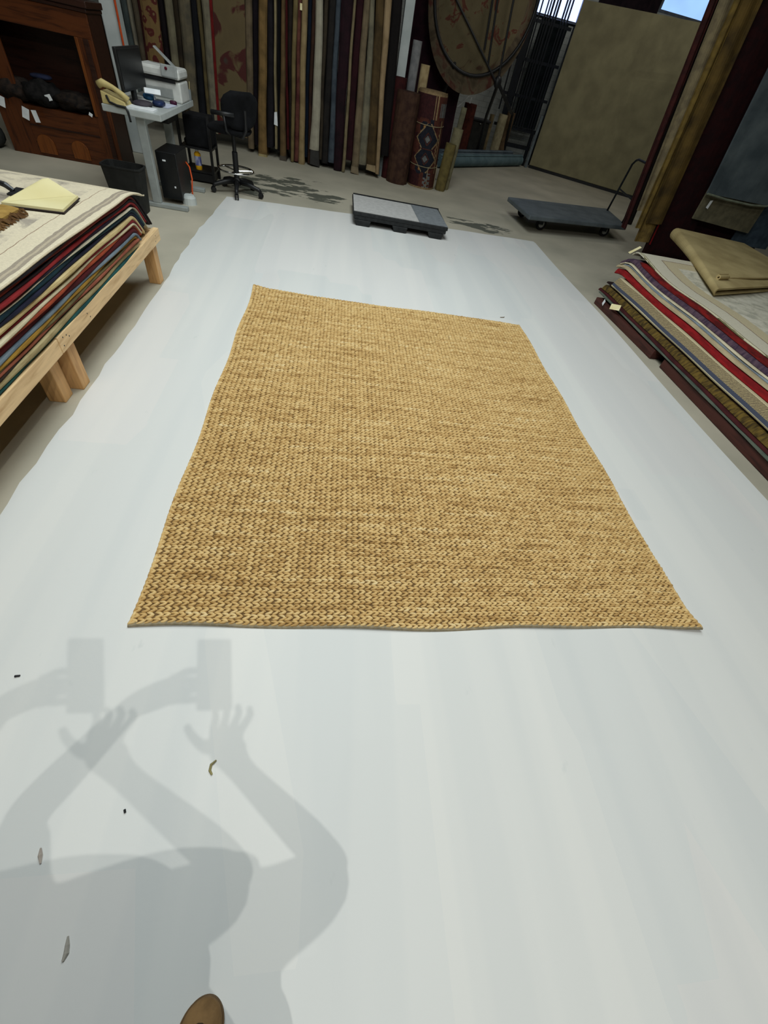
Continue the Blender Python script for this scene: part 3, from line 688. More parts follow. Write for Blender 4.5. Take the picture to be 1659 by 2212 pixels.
HR = [
 ('gold tan hanging rug with cream hem, leftmost of the edge-on row', -1.262, -1.144, -1.16, -1.05, 0, .03, (126, 100, 61), (98, 78, 46), ((165, 150, 107), .03)),
 ('charcoal hanging rug just right of the gold tan one', -1.142, -1.03, -1.046, -.958, .05, .12, (32, 29, 34), (22, 20, 23), None),
 ('narrow pale khaki hanging rug edge carrying a white tag', -1.003, -.966, -.955, -.925, -.02, .13, (141, 129, 98), (118, 107, 81), None),
 ('black hanging rug right of the pale khaki strip', -.964, -.92, -.922, -.868, .08, .10, (20, 19, 22), (13, 13, 15), None),
 ('tan brown hanging rug with flaring grey hem', -.925, -.83, -.866, -.818, -.02, .06, (103, 83, 55), (81, 65, 43), ((78, 72, 63), .09)),
 ('narrow dark red hanging rug right of the tan brown one', -.828, -.782, -.816, -.787, .05, .14, (74, 19, 21), (56, 14, 17), None),
 ('brown black mottled hanging rug left of the olive one', -.78, -.745, -.785, -.708, .06, .12, (43, 36, 30), (27, 22, 20), None),
 ('olive tan hanging rug reaching low among the edge-on row', -.762, -.712, -.705, -.64, -.02, .01, (119, 105, 70), (95, 83, 54), None),
 ('maroon striped hanging rug beside the olive tan one', -.708, -.632, -.64, -.592, 0, .02, (102, 63, 52), (75, 37, 36), None),
 ('light tan hanging rug edge with fraying bottom, left of the navy one', -.63, -.545, -.59, -.513, -.03, -.0, (147, 128, 93), (125, 106, 75), None),
 ('navy blue hanging rug, the only blue black edge in the row', -.545, -.488, -.513, -.46, .05, .09, (13, 26, 42), (9, 17, 29), None),
 ('rusty dark brown hanging rug between navy and pale cream ones', -.49, -.44, -.46, -.405, .03, .02, (59, 38, 27), (41, 27, 21), None),
 ('wide pale cream hanging rug with dark hem, lightest of the row', -.438, -.306, -.404, -.308, -.03, .21, (162, 157, 139), (143, 138, 123), ((56, 55, 53), .18)),
 ('dark brown hanging rug right of the wide pale cream one', -.304, -.258, -.302, -.242, .02, .10, (62, 54, 42), (45, 39, 31), None),
 ('charcoal brown wide hanging rug left of the slate blue one', -.256, -.155, -.24, -.143, .04, .06, (37, 34, 32), (25, 24, 24), None),
 ('slate blue grey hanging rug in the middle of the row', -.152, -.06, -.141, -.075, 0, .09, (71, 80, 88), (52, 60, 69), None),
 ('wide dark plum hanging rug reaching almost to the floor', -.056, .075, -.073, .09, -.02, .01, (37, 16, 24), (24, 11, 17), None),
 ('narrow khaki hanging rug edge right of the dark plum one', .077, .13, .092, .129, -.04, .01, (126, 114, 87), (102, 92, 69), None),
 ('wine red hanging rug between the khaki edge and the tan ones', .132, .235, .131, .233, .04, .16, (48, 17, 23), (34, 11, 17), None),
 ('dull tan hanging rug with pale flared hem', .237, .35, .234, .319, 0, .1, (118, 104, 81), (94, 83, 65), ((126, 113, 91), .08)),
 ('grey beige hanging rug left of the brown olive one', .352, .484, .32, .394, .02, .14, (120, 114, 94), (95, 92, 78), None),
 ('brown olive hanging rug second from the right end of the row', .488, .63, .4, .523, .02, .16, (80, 64, 39), (59, 47, 29), ((148, 130, 99), .07)),
 ('cream tan hanging rug edge at the right end of the row', .64, .70, .523, .612, -.02, .06, (153, 131, 100), (131, 111, 82), None),
 ('black hanging rug behind the rolled red rugs at the row end', .70, .84, .615, .76, .08, .3, (21, 17, 17), (15, 12, 12), None),
]
for i, (lb, a, b2, c, d, dy, zb_, c1, c2, hem) in enumerate(HR):
    o = hang(lb, a, b2, c, d, Y0 + dy, zb_, hm('r%d' % i, c1, c2), depth=.8, hem=hem, flare=.008 if i % 3 == 0 else 0)
    if i == 2: lab(B().hexa([(-1.0, 8.768, .42), (-.945, 8.768, .41), (-.945, 8.772, .41), (-1.0, 8.772, .42), (-.99, 8.768, .56), (-.95, 8.768, .57), (-.95, 8.772, .57), (-.99, 8.772, .56)]).build('price_tag', M_tagw, o), 'white price tag')
    if i == 8: B().box(-.615, -.585, 8.785, 8.789, 1.62, 1.68).build('price_tag', M_tagy, o)
# left group, faces turned a little towards the aisle
floral = None
def floral_mat(name, base, red, gold, stripe=None, sc=9):
    m, nt, b = new_mat(name); b.inputs['Roughness'].default_value = .9
    mp = coords(nt); v = N(nt, 'ShaderNodeTexVoronoi', feature='SMOOTH_F1'); v.inputs['Scale'].default_value = sc
    L(nt, mp, 0, v, 0); n = N(nt, 'ShaderNodeTexNoise'); n.inputs['Scale'].default_value = sc * .8; n.inputs['Detail'].default_value = 5; n.inputs['Distortion'].default_value = 1.2; L(nt, mp, 0, n, 0)
    a = N(nt, 'ShaderNodeMath', operation='MULTIPLY'); L(nt, v, 0, a, 0); L(nt, n, 0, a, 1)
    r = ramp(nt, [(.05, lin(gold)), (.09, lin(red)), (.17, lin(red)), (.20, lin(base)), (.5, lin(tuple(x * .9 for x in base)))]); L(nt, a, 0, r, 0)
    L(nt, r, 0, b, 'Base Color'); add_bump(nt, b, 150, .3)
    return m
HL_ = [
 ('grey teal hanging rug beside the white pillar', -3.06, -2.93, -2.97, -2.88, 0, .35, hm('l0', (74, 83, 82), (59, 68, 68))),
 ('narrow cream edged hanging rug right of the grey teal one', -2.93, -2.89, -2.88, -2.84, -.03, .3, hm('l1', (136, 130, 113), (112, 107, 94))),
 ('brown grey hanging rug behind the monitor', -2.89, -2.82, -2.84, -2.77, 0, .3, hm('l2', (87, 78, 63), (71, 63, 51))),
 ('dark red hanging rug left of the red floral runner', -2.82, -2.78, -2.77, -2.73, .02, .3, hm('l3', (56, 22, 20), (42, 14, 14))),
 ('near black hanging rug between the floral runner and the grey cream one', -2.57, -2.49, -2.51, -2.43, .03, .3, hm('l5', (26, 19, 22), (18, 13, 16))),
 ('grey cream hanging rug behind the printer', -2.48, -2.38, -2.41, -2.31, -.02, .25, hm('l6', (127, 121, 98), (106, 100, 82))),
 ('dark brown hanging rug right of the grey cream one', -2.38, -2.30, -2.31, -2.23, .02, .25, hm('l7', (55, 46, 32), (38, 32, 25))),
 ('tan grey hanging rug above the printer paper tray', -2.30, -2.16, -2.23, -2.08, -.02, .2, hm('l8', (108, 99, 79), (81, 77, 66))),
 ('blue black hanging rug with gold flecks', -2.16, -2.05, -2.08, -1.98, .02, .2, hm('l9', (26, 27, 32), (17, 19, 23))),
 ('narrow olive hanging rug left of the red striped grey one', -2.05, -2.0, -1.98, -1.935, -.02, .15, hm('l10', (94, 83, 54), (73, 64, 43))),
]
for lb, a, b2, c, d, dy, zb_, m_ in HL_:
    hang(lb, a, b2, c, d, 8.95 + dy, zb_, m_, depth=.7, group='rugs hanging at the back left')
hang('tan runner with red floral border hanging behind the monitor', -2.78, -2.57, -2.73, -2.51, 8.94, .3, floral_mat('red floral runner', (124, 98, 58), (84, 28, 22), (124, 102, 70), sc=11), depth=.7, group='rugs hanging at the back left')
o = hang('grey hanging rug with a red stripe down its edge', -2.0, -1.86, -1.92, -1.775, 8.93, .15, hm('l11', (128, 122, 102), (104, 100, 86)), depth=.6, group='rugs hanging at the back left')
B().hexa([(-1.885, 8.915, .16), (-1.85, 8.915, .16), (-1.85, 8.925, .16), (-1.885, 8.925, .16), (-1.765, 8.915, 2.68), (-1.725, 8.915, 2.68), (-1.725, 8.925, 2.68), (-1.765, 8.925, 2.68)]).build('stripe', mat('red wool stripe', (110, 24, 24), (90, 18, 20)), o)
hang('wide tan hanging rug with dark red flowers behind the drafting chair', -1.86, -1.44, -1.775, -1.36, 8.93, .17, floral_mat('tan floral carpet', (98, 84, 56), (70, 26, 22), (62, 54, 46), sc=4.5), depth=.35, group='rugs hanging at the back left', round_=False)
hang('brown grey hanging rug edge with pale binding left of the gold tan rug', -1.44, -1.35, -1.36, -1.265, 8.91, .05, hm('l13', (112, 98, 76), (88, 76, 60)), depth=.6, group='rugs hanging at the back left')
hang('black hanging rug in the gap left of the gold tan rug', -1.345, -1.268, -1.262, -1.165, 8.95, .1, hm('l14', (26, 20, 28), (17, 14, 19)), depth=.6, group='rugs hanging at the back left')
hang('burgundy rug hanging flat in the dark behind the white post', 1.1, 2.35, 1.1, 2.35, 11.6, .1, hm('b0', (48, 22, 32), (34, 15, 24)), depth=.04, group='rugs hanging at the back', round_=False)
for (x0, x1, y) in ((-3.2, .95, 9.2), (1.0, 2.45, 11.62)):
    o = B().tube([(x0, y, 2.72), (x1, y, 2.72)], .03, 10)
    for x in (x0 + .15, (x0 + x1) / 2, x1 - .15): o.tube([(x, y, 2.72), (x, y, RZ)], .012, 8)
    tag(o.build('hanging_rail', M_metal), 'black steel rail carrying the %s' % ('row of hanging rugs' if x0 < 0 else 'burgundy rug'), 'rail')

# ------------------------------------------------------------------ rolled rugs
def roll(label, x, y, r, z1, m, z0=0, turns=None, name='rolled_rug', tilt=(0, 0), t=None, group='rolled rugs standing on end'):
    t = t or .018; turns = turns or max(2, int((r - .02) / t)); M = Matrix.Rotation(tilt[0], 3, 'X') @ Matrix.Rotation(tilt[1], 3, 'Y')
    b_ = B().spiral(r, 0, z1 - z0, turns, (r - .02) / turns, c=(x, y, z0), M=M, rin=.02, start=-1.0)
    o = b_.build(name, m, org=(x, y, z0)); tag(o, label, 'rolled rug', group); return o
M_rb = mat('red brown oriental pile', (70, 49, 37), (50, 31, 25), scale=11, detail=8, bump=.4)
roll('tall rolled rug in faded red brown pattern, leftmost of the front rolls', 1.03, 8.85, .20, 1.10, M_rb, t=.03)
# kilim bundle with woven pattern set face by face
KM = [mat('kilim red', (82, 44, 34), (68, 36, 29), scale=30), mat('kilim navy', (30, 32, 42), (22, 24, 32), scale=30), mat('kilim cream', (140, 118, 86), (120, 100, 72), scale=30),
      mat('kilim grey', (104, 106, 104), (88, 90, 90), scale=30), mat('kilim dark red', (58, 27, 28), (46, 21, 23), scale=30), mat('kilim gold', (160, 116, 56), (140, 100, 46), scale=30)]
ki = thing('rolled_rug', 'fat rolled kilim with navy hooked motifs on red, tied with string', 'rolled rug', (1.43, 8.93, 0), 'rolled rugs standing on end')
def kil(s, z):   # s across the face -.5..5, z height 0..1.15
    s2 = s
    if z < .02 or z > 1.13: return 2
    def motif(zc_, flip):
        zz = (z - zc_) * flip; w = .215 - abs(zz - .11) * .95
        if 0 <= zz <= .29 and abs(s2 + .02) < w * .9:
            if abs(s2 + .02) > w * .9 - .018: return 2
            if abs(s2 + .02) / .045 + abs(zz - .11) / .05 < 1: return 3
            if abs(s2 + .02) / .07 + abs(zz - .11) / .085 < 1 and abs(s2 + .02) / .055 + abs(zz - .11) / .065 > 1: return 0
            return 1
        if .17 <= zz <= .34 and -.2 < s2 < .08:
            a = math.hypot(s2 + .10, zz - .24)
            if .03 < a < .07: return 1
            if a <= .018: return 5
            if abs(s2 - .02) < .03: return 1
        return None
    r_ = motif(.52, 1)
    if r_ is None: r_ = motif(.50, -1)
    if r_ is not None: return r_
    tooth = abs(((z * 18) % 1) - .5) * .06
    e = .12 + abs(z - .51) * .25 + tooth
    if abs(z - .51) < .24 and 0 < s2 - e < .022: return 2
    if z > .86:
        if s2 > .13 and abs(z - .98) < .08 and abs(math.sin(s2 * 40)) > .25: return 3
        if abs(s2 - .03) < .008 or abs(s2 - .07) < .008: return 2
        return 4 if s2 < .05 else 0
    if z < .22:
        if abs(s2 - .05) < .06 and math.sin(z * 90) * math.cos(s2 * 70) > -.2: return 3
        return 0 if s2 > -.08 else 4
    if abs(s2 - .2) < .012: return 2
    return 0 if (math.sin(s2 * 31 + 2) * math.sin(z * 27) > -.45) else 4
kb = B(); nk, nz = 120, 96; rk = .27
KX, KY = 1.43, 8.93
def krad(a): return rk * (1 + .05 * math.cos(2 * a + .4) + .02 * math.cos(5 * a))
def kx(z): return KX - .055 * (z / 1.15) + .02
for j in range(nz + 1):
    z = 1.15 * j / nz
    for i in range(nk):
        a = 2 * PI * i / nk; r = krad(a); kb.v.append((kx(z) + r * .82 * math.cos(a), KY + r * math.sin(a), z))
for j in range(nz):
    for i in range(nk):
        k = (i + 1) % nk; kb.f.append((j * nk + i, j * nk + k, (j + 1) * nk + k, (j + 1) * nk + i))
        a = 2 * PI * (i + .5) / nk; s_ = ((a - 1.5 * PI + PI) % (2 * PI) - PI) * rk * .8
        kb.mi.append(kil(s_, 1.15 * (j + .5) / nz))
kb.build('outer_wrap', KM, ki)
kt = B().spiral(rk * .86, 0, .03, 8, .025, c=(kx(1.15), KY, 1.135), rin=.02); kt.build('rolled_end', KM[2], ki)
M_str = mat('pale string', (150, 138, 110), (128, 118, 92))
def kp(a, z, g=1.015): return (kx(z) + krad(a) * .82 * g * math.cos(a), KY + krad(a) * g * math.sin(a), z)
for z in (.30, .80):
    B().tube([(lambda q: (q[0], q[1], z + .012 * math.sin(a)))(kp(a, z)) for a in [2 * PI * k / 40 for k in range(40)]], .005, 6, closed=True).build('string', M_str, ki)
B().tube([kp(1.5 * PI + .25, z, 1.02) for z in (.0, .1, .2, .3)], .004, 6).build('string', M_str, ki)
B().tube([kp(1.5 * PI + 1.2, z, 1.04) for z in (.02, .1, .2, .33)], .006, 6).build('string', M_str, ki)
roll('olive gold rolled rug right of the kilim, tied with string', 1.80, 8.86, .10, .62, mat('olive gold pile', (106, 94, 54), (86, 76, 44)), tilt=(0, .06))
roll('pale olive rolled rug standing just behind the olive gold one', 1.90, 9.04, .095, .80, mat('pale olive pile', (128, 122, 94), (108, 102, 78)), tilt=(0, .05))
roll('tall grey rolled rug behind the kilim beside the white post', 1.09, 9.28, .082, 1.62, mat('grey pile', (132, 132, 132), (112, 112, 114)))
roll('cream rolled rug with shiny wrapped end behind the kilim', 1.27, 9.32, .085, 1.40, mat('cream pile', (176, 156, 116), (150, 130, 94)))
roll('dark red rolled rug end at the foot of the white post', .88, 9.05, .12, 1.22, mat('dark red roll', (62, 22, 21), (46, 16, 17)))
roll('grey plastic wrapped roll left of the dark red one', .745, 9.1, .07, 1.18, mat('plastic film', (110, 118, 116), (84, 92, 92), rough=.3))
roll('thin olive grey rolled rug right of the kilim shoulder', 2.05, 9.7, .06, 1.02, mat('olive grey pile', (122, 118, 92), (98, 94, 76)), tilt=(0, .05))
roll('maroon brown rolled rug under the round rug stand', 2.86, 12.62, .147, .95, mat('maroon roll', (84, 40, 30), (60, 28, 24)))
roll('cream rolled rug standing under the round rug stand', 3.87, 13.36, .12, .86, mat('cream roll far', (170, 160, 128), (146, 136, 108)))
roll('brown rolled rug beside the black slatted rack', 4.07, 13.44, .11, .92, mat('brown roll far', (104, 84, 60), (82, 66, 48)))
roll('slim khaki rolled rug beside the dark chest', 3.53, 13.1, .065, .835, mat('khaki roll far', (124, 110, 80), (100, 88, 64)))
dk = thing('storage_chest', 'dark chest under the round rug stand', 'chest', (3.22, 12.9, 0))
B().box(3.02, 3.42, 12.75, 13.02, 0, .69).build('body', mat('dark chest paint', (40, 40, 36), (30, 30, 28), rough=.6), dk, bevel=.01)
B().box(3.0, 3.44, 12.73, 13.04, .695, .735).build('lid', M_black, dk, bevel=.006)
B().sphere((3.2, 12.735, .66), (.02, .008, .014)).build('latch', M_chrome, dk)
ptag((2.36, 11.7, .90), (.035, 0, .0), (.19, 0, .19), M_tagw, 'slanted white strip leaning below the round rug', 'white_strip', .01)
ptag((2.60, 11.7, .99), (.03, 0, 0), (.012, 0, .09), M_tagw, 'short white strip hanging under the round rug', 'white_strip', .006)
# pale blue rolls lying on the floor
def lying(label, p, d, ln_, r, c, c2):
    d = Vector(d).normalized(); M = d.to_track_quat('Z', 'Y').to_matrix()
    o = B().spiral(r, 0, ln_, 5, (r - .02) / 5, c=p, M=M, rin=.02, start=2.2).build('rolled_rug', mat('blue roll ' + label[:12], c, c2, scale=6), org=(p[0], p[1], p[2] - r))
    tag(o, label, 'rolled rug', 'rolled rugs lying on the floor')
lying('pale blue rolled rug lying on the floor, nearer the viewer', (2.05, 10.9, .115), (2.55, 2.5, 0), 3.6, .115, (104, 126, 132), (88, 110, 118))
lying('grey blue rolled rug lying on the floor behind the pale blue one', (2.12, 11.28, .13), (2.55, 2.5, 0), 3.1, .13, (104, 116, 124), (86, 98, 108))

# ------------------------------------------------------------------ round rug on its stand
ov = thing('display_stand', 'black tubular stand with ring frame in front of the round rug', 'stand', (2.4, 10.9, 0))
ring_pts = [(2.31 + .88 * math.cos(a), 10.88, 2.33 + .95 * math.sin(a)) for a in [2 * PI * k / 48 for k in range(48)]]
B().tube(ring_pts, .026, 8, closed=True).build('ring', M_black, ov, smooth=True)
for p0, p1 in (((1.81, 2.173), (2.83, 1.37)), ((2.416, 2.273), (2.47, 1.72)), ((2.768, 2.33), (2.86, 1.36)), ((1.6, 2.5), (1.81, 2.173)), ((2.6, 1.55), (2.416, 2.9)), ((2.75, 2.9), (2.77, 2.3))):
    B().tube([(p0[0], 10.86, p0[1]), (p1[0], 10.86, p1[1])], .018, 8).build('strut', M_black, ov)
B().tube([(2.88, 10.86, 1.42), (3.0, 11.6, .88), (3.2, 12.4, .34), (3.26, 12.72, 0)], .03, 8).build('leg', M_black, ov)
B().tube([(2.86, 10.86, 1.38), (3.26, 11.0, 1.07), (4.02, 13.2, .90), (4.16, 13.42, 0)], .03, 8).build('leg', M_black, ov)
B().tube([(2.0, 10.9, 1.48), (1.95, 11.4, .9), (1.9, 11.5, 0)], .03, 8).build('leg', M_black, ov)
B().sphere((2.86, 10.87, 1.38), (.07, .05, .09)).build('hub', M_black, ov, smooth=True)
def oval_mat():
    m, nt, b = new_mat('round oriental carpet'); b.inputs['Roughness'].default_value = .9
    mp = coords(nt); n = N(nt, 'ShaderNodeTexNoise'); n.inputs['Scale'].default_value = 3.4; n.inputs['Detail'].default_value = 6; n.inputs['Distortion'].default_value = 1.4; L(nt, mp, 0, n, 0)
    r = ramp(nt, [(.3, lin((70, 48, 30))), (.36, lin((93, 82, 57))), (.58, lin((99, 89, 63))), (.62, lin((89, 46, 30))), (.66, lin((82, 39, 26))), (.7, lin((97, 86, 61)))]); L(nt, n, 0, r, 0)
    vm = N(nt, 'ShaderNodeVectorMath', operation='MULTIPLY'); vm.inputs[1].default_value = (1 / .95, 0, 1 / 1.2); s = N(nt, 'ShaderNodeVectorMath', operation='SUBTRACT'); s.inputs[1].default_value = (0, 0, 1.2)
    L(nt, mp, 0, s, 0); L(nt, s, 0, vm, 0); le = N(nt, 'ShaderNodeVectorMath', operation='LENGTH'); L(nt, vm, 0, le, 0)
    rb = ramp(nt, [(0, (0, 0, 0, 1)), (.80, (1, 1, 1, 1))], 'CONSTANT'); L(nt, le, 1, rb, 0)
    r2 = ramp(nt, [(.36, lin((68, 56, 39))), (.5, lin((94, 82, 62))), (.62, lin((80, 40, 29)))]); L(nt, n, 0, r2, 0)
    mx = N(nt, 'ShaderNodeMix', data_type='RGBA'); L(nt, rb, 0, mx, 0); L(nt, r, 0, mx, 6); L(nt, r2, 0, mx, 7); L(nt, mx, 2, b, 'Base Color'); add_bump(nt, b, 120, .3)
    return m
def ellipse_disc(cx_, cz_, a_, b__, y0, y1, n=56):
    return B().loft([[(cx_ + a_ * math.cos(t), y, cz_ + b__ * math.sin(t)) for t in [2 * PI * k / n for k in range(n)]] for y in (y0, y1)])
o = ellipse_disc(2.28, 2.33, .94, 1.21, 10.93, 10.955).build('round_rug', oval_mat(), org=(2.28, 10.94, 1.13))
tag(o, 'large oval olive rug with red motifs hung upright on the black ring stand', 'rug')

# ------------------------------------------------------------------ black slatted rack by the window
rk_ = thing('slatted_rack', 'tall black rack of close vertical bars under the high window', 'rack', (4.4, 13.65, 0))
M_rack = mat('blue black enamel', (16, 22, 32), (10, 15, 22), rough=.4, bump=.05, spec=.4)
def px2x(p): return 4.01 + (p - 1165) * .00983
B().box(3.89, 4.04, 13.62, 13.67, .37, 3.4).build('side_panel', M_rack, rk_, bevel=.004)
B().box(3.77, 3.80, 13.62, 13.66, .92, 3.4).build('bar', M_rack, rk_)
for (a, b2) in ((1173.8, 1176.2), (1186.6, 1188.8), (1192.7, 1195), (1198, 1201.7), (1206, 1209), (1211.4, 1215), (1227, 1230), (1233, 1236), (1240, 1243)):
    B().box(px2x(a), px2x(b2), 13.62, 13.65, .68, 3.4).build('bar', M_rack, rk_)
for z in (.64, 1.185, 1.76, 2.335): B().box(3.77, 4.92, 13.65, 13.69, z, z + .05).build('crossbar', M_rack, rk_)
for x in (4.02, 4.77): B().box(x, x + .07, 13.62, 13.69, .0, .68).build('foot', M_rack, rk_)
B().box(4.02, 4.84, 13.60, 13.70, .306, .38).build('crossbar', M_rack, rk_)
B().box(3.98, 4.90, 13.63, 13.9, .62, .66).build('base_plate', M_rack, rk_)
hang('dark green black rug hanging behind the slatted rack', 4.31, 4.95, 4.31, 4.95, 14.0, .68, mat('green black wall shade', (22, 32, 34), (14, 22, 26)), depth=.05, ztop=2.44, group='rugs hanging at the back', round_=False)  # sheet added to darken the pale wall seen between the bars
tag(B().tube([(4.15, 14.03, 2.45), (5.12, 14.03, 2.45)], .02, 8).tube([(4.17, 14.03, 2.45), (4.17, 14.03, 0)], .02, 8).tube([(5.10, 14.03, 2.45), (5.10, 14.03, 0)], .02, 8).build('hanging_rail', M_metal), 'dark frame added to carry the green black sheet', 'frame')
tag(B().box(4.80, 4.86, 13.43, 13.46, 0, .98).build('grey_post', mat('grey galvanised', (120, 130, 136), (96, 106, 112), rough=.4, metal=.4)), 'short grey post beside the large beige panel', 'post')

# ------------------------------------------------------------------ large beige rug panel
bp_ = thing('upright_carpet', 'huge mottled beige rug hung flat as an upright panel at the right rear', 'rug', (6.1, 12.74, 0))
A0, B0 = Vector((4.93, 13.51, 0)), Vector((7.50, 11.82, 0)); nn = Vector((-(B0 - A0).y, (B0 - A0).x, 0)).normalized() * .06
def vprism(a, c, nrm, z0, z1): return B().hexa([a + Vector((0, 0, z0)), c + Vector((0, 0, z0)), c + nrm + Vector((0, 0, z0)), a + nrm + Vector((0, 0, z0)), a + Vector((0, 0, z1)), c + Vector((0, 0, z1)), c + nrm + Vector((0, 0, z1)), a + nrm + Vector((0, 0, z1))])
vprism(A0, B0, nn, .06, 2.78).build('rug_face', mat('mottled beige wool', (140, 134, 104), (122, 116, 90), scale=3.2, detail=9, lo=.35, hi=.66, bump=.3, bscale=120), bp_, bevel=.01)
vprism(A0 + nn * .2, B0 + nn * .2, nn, 0, .058).build('base_strip', M_black, bp_)  # black strip along the foot of the carpet
vprism(A0 + nn * .9, B0 + nn * .9, nn * .6, .05, 2.6).build('backing_frame', M_metal, bp_)

# ------------------------------------------------------------------ hanging rugs on the right
def face(label, q, th, m, name='hanging_rug', group='rugs hanging at the right side', ztop_=None):
    """q: bottom-left, bottom-right, top-right, top-left points, thickness goes back in +y"""
    P = [Vector(p) for p in q]; b_ = B(); rings = []
    for k in range(13):
        u = k / 12; a = P[0].lerp(P[3], u); c = P[1].lerp(P[2], u); w = []
        for j in range(9):
            t = j / 8; p = a.lerp(c, t); w.append(p + Vector((0, .012 * math.sin(t * 7 + u * 2.4), 0)))
        rings.append(w + [p + Vector((0, th, 0)) for p in reversed(w)])
    b_.loft(rings); o = b_.build(name, m); return tag(o, label, 'rug', group)
face('narrow dark red hanging rug at the left of the right hand group', [(4.20, 6.86, .32), (4.27, 6.86, .30), (3.93, 6.86, 2.7), (3.86, 6.86, 2.7)], .04, mat('dark red hang', (60, 24, 22), (42, 17, 17)))
face('cream grey hanging rug between the red and olive ones at right', [(4.27, 6.8, .55), (4.42, 6.8, .57), (4.12, 6.8, 2.7), (3.93, 6.8, 2.7)], .04, mat('cream grey hang', (128, 116, 88), (104, 94, 74)))
face('thin olive hanging rug with pale piping at right', [(4.35, 6.76, .36), (4.43, 6.76, .37), (4.17, 6.76, 2.7), (4.08, 6.76, 2.7)], .03, mat('thin olive hang', (112, 92, 44), (88, 72, 36)))
face('brown olive mottled hanging rug next to the dark maroon one', [(4.46, 6.74, .44), (4.69, 6.74, .46), (4.36, 6.74, 2.7), (4.15, 6.74, 2.7)], .035, mat('brown olive hang', (98, 78, 38), (58, 46, 26), scale=4))
face('dull gold rug end hanging lowest behind the right stack', [(4.46, 6.785, .20), (4.69, 6.785, .22), (4.33, 6.785, 2.7), (4.16, 6.785, 2.7)], .03, mat('dull gold hang', (126, 104, 56), (98, 80, 44)))
face('black hanging rug in the gap between the dark red and cream grey ones', [(4.22, 6.92, .36), (4.36, 6.92, .36), (4.06, 6.92, 2.7), (3.90, 6.92, 2.7)], .04, mat('gap black', (30, 24, 22), (20, 16, 16)))
o = face('very dark maroon hanging rug with a red edge at the right', [(4.70, 6.78, .02), (5.35, 6.78, .02), (4.85, 6.78, 2.75), (4.36, 6.78, 2.75)], .06, mat('very dark maroon', (38, 8, 10), (26, 6, 9)))
B().hexa([(4.69, 6.76, .2), (4.705, 6.76, .2), (4.705, 6.77, .2), (4.69, 6.77, .2), (4.355, 6.76, 2.74), (4.37, 6.76, 2.74), (4.37, 6.77, 2.74), (4.355, 6.77, 2.74)]).build('edge_binding', mat('bright red binding', (120, 18, 20), (98, 14, 16)), o)
face('maroon rug draped low behind the folded beige rug', [(4.8, 6.95, .0), (6.6, 6.95, .0), (6.55, 6.95, .75), (4.8, 6.95, .75)], .05, mat('low maroon', (42, 12, 18), (30, 8, 14)))
o = face('slate blue grey hanging rug at the right picture edge', [(4.985, 6.6, .90), (6.0, 6.6, .91), (5.85, 6.6, 2.7), (4.72, 6.6, 2.7)], .03, mat('slate blue wool', (92, 102, 106), (66, 76, 82), scale=3, detail=8))
B().tube([(4.985, 6.6, .90), (5.3, 6.59, .882), (5.7, 6.59, .88), (5.95, 6.6, .90), (6.0, 6.6, .94)], .012, 8).build('edge_binding', mat('grey green binding', (128, 134, 116), (108, 114, 98)), o)
o = face('beige grey hanging rug showing below the slate blue one', [(5.07, 6.7, .60), (6.06, 6.7, .56), (6.02, 6.7, 1.2), (5.05, 6.7, 1.2)], .03, mat('beige grey wool', (112, 106, 84), (92, 88, 70)))
B().hexa([(5.13, 6.655, .75), (5.165, 6.655, .74), (5.165, 6.66, .74), (5.13, 6.66, .75), (5.135, 6.655, .83), (5.17, 6.655, .84), (5.17, 6.66, .84), (5.135, 6.66, .83)]).build('price_tag', M_tagw, o)
face('blue grey hanging rug edge at the far right behind the beige grey one', [(5.95, 6.78, .4), (6.6, 6.78, .4), (6.5, 6.78, 1.5), (5.9, 6.78, 1.5)], .03, mat('blue grey wool', (64, 78, 90), (48, 60, 72)))
o = B().tube([(3.8, 6.85, 2.74), (6.7, 6.85, 2.74)], .03, 10)
for x in (4.0, 5.3, 6.6): o.tube([(x, 6.85, 2.74), (x, 6.85, RZ)], .012, 8)
tag(o.build('hanging_rail', M_metal), 'black steel rail carrying the right hand rugs', 'rail')

# ------------------------------------------------------------------ platform cart
ct = thing('platform_cart', 'grey flat platform cart with tubular handle on the bare concrete', 'cart', (3.9, 8.0, 0))
Q = [(2.825, 7.015), (4.69, 7.54), (4.845, 8.655), (2.755, 8.01)]
M_deck = mat('grey cart deck', (98, 106, 110), (84, 92, 97), scale=5, rough=.55, bump=.08)
B().quadprism(Q, .172, .23).build('deck', M_deck, ct, bevel=.012)
M_rub = mat('dark rubber', (40, 40, 40), (30, 30, 30), rough=.8)
for (x, y) in ((3.20, 7.40), (4.46, 7.74), (3.08, 8.02), (4.58, 8.38)):
    w = B().lathe([(.001, -.02), (.073, -.02), (.08, -.012), (.08, .012), (.073, .02), (.001, .02)], c=(x, y, .08), n=20, axis=Matrix.Rotation(PI / 2, 3, 'X') )
    wo = w.build('caster', M_rub, ct, smooth=False)
    B().lathe([(.001, -.022), (.045, -.022), (.045, .022), (.001, .022)], c=(x, y, .08), n=16, axis=Matrix.Rotation(PI / 2, 3, 'X')).build('hub', mat('steel hub', (170, 172, 170), (150, 152, 150), rough=.4, metal=.4), wo)
    B().box(x - .05, x + .02, y - .032, y - .026, .075, .172).box(x - .05, x + .02, y + .026, y + .032, .075, .172).build('fork', M_metal, wo)
hpts = [(4.90, 8.70, .18), (4.93, 8.68, .6), (4.95, 8.66, .86), (4.97, 8.62, .93), (5.0, 8.53, .965), (5.04, 8.0, .965), (5.02, 7.86, .93), (4.99, 7.82, .86), (4.95, 7.82, .5), (4.86, 7.84, .18)]
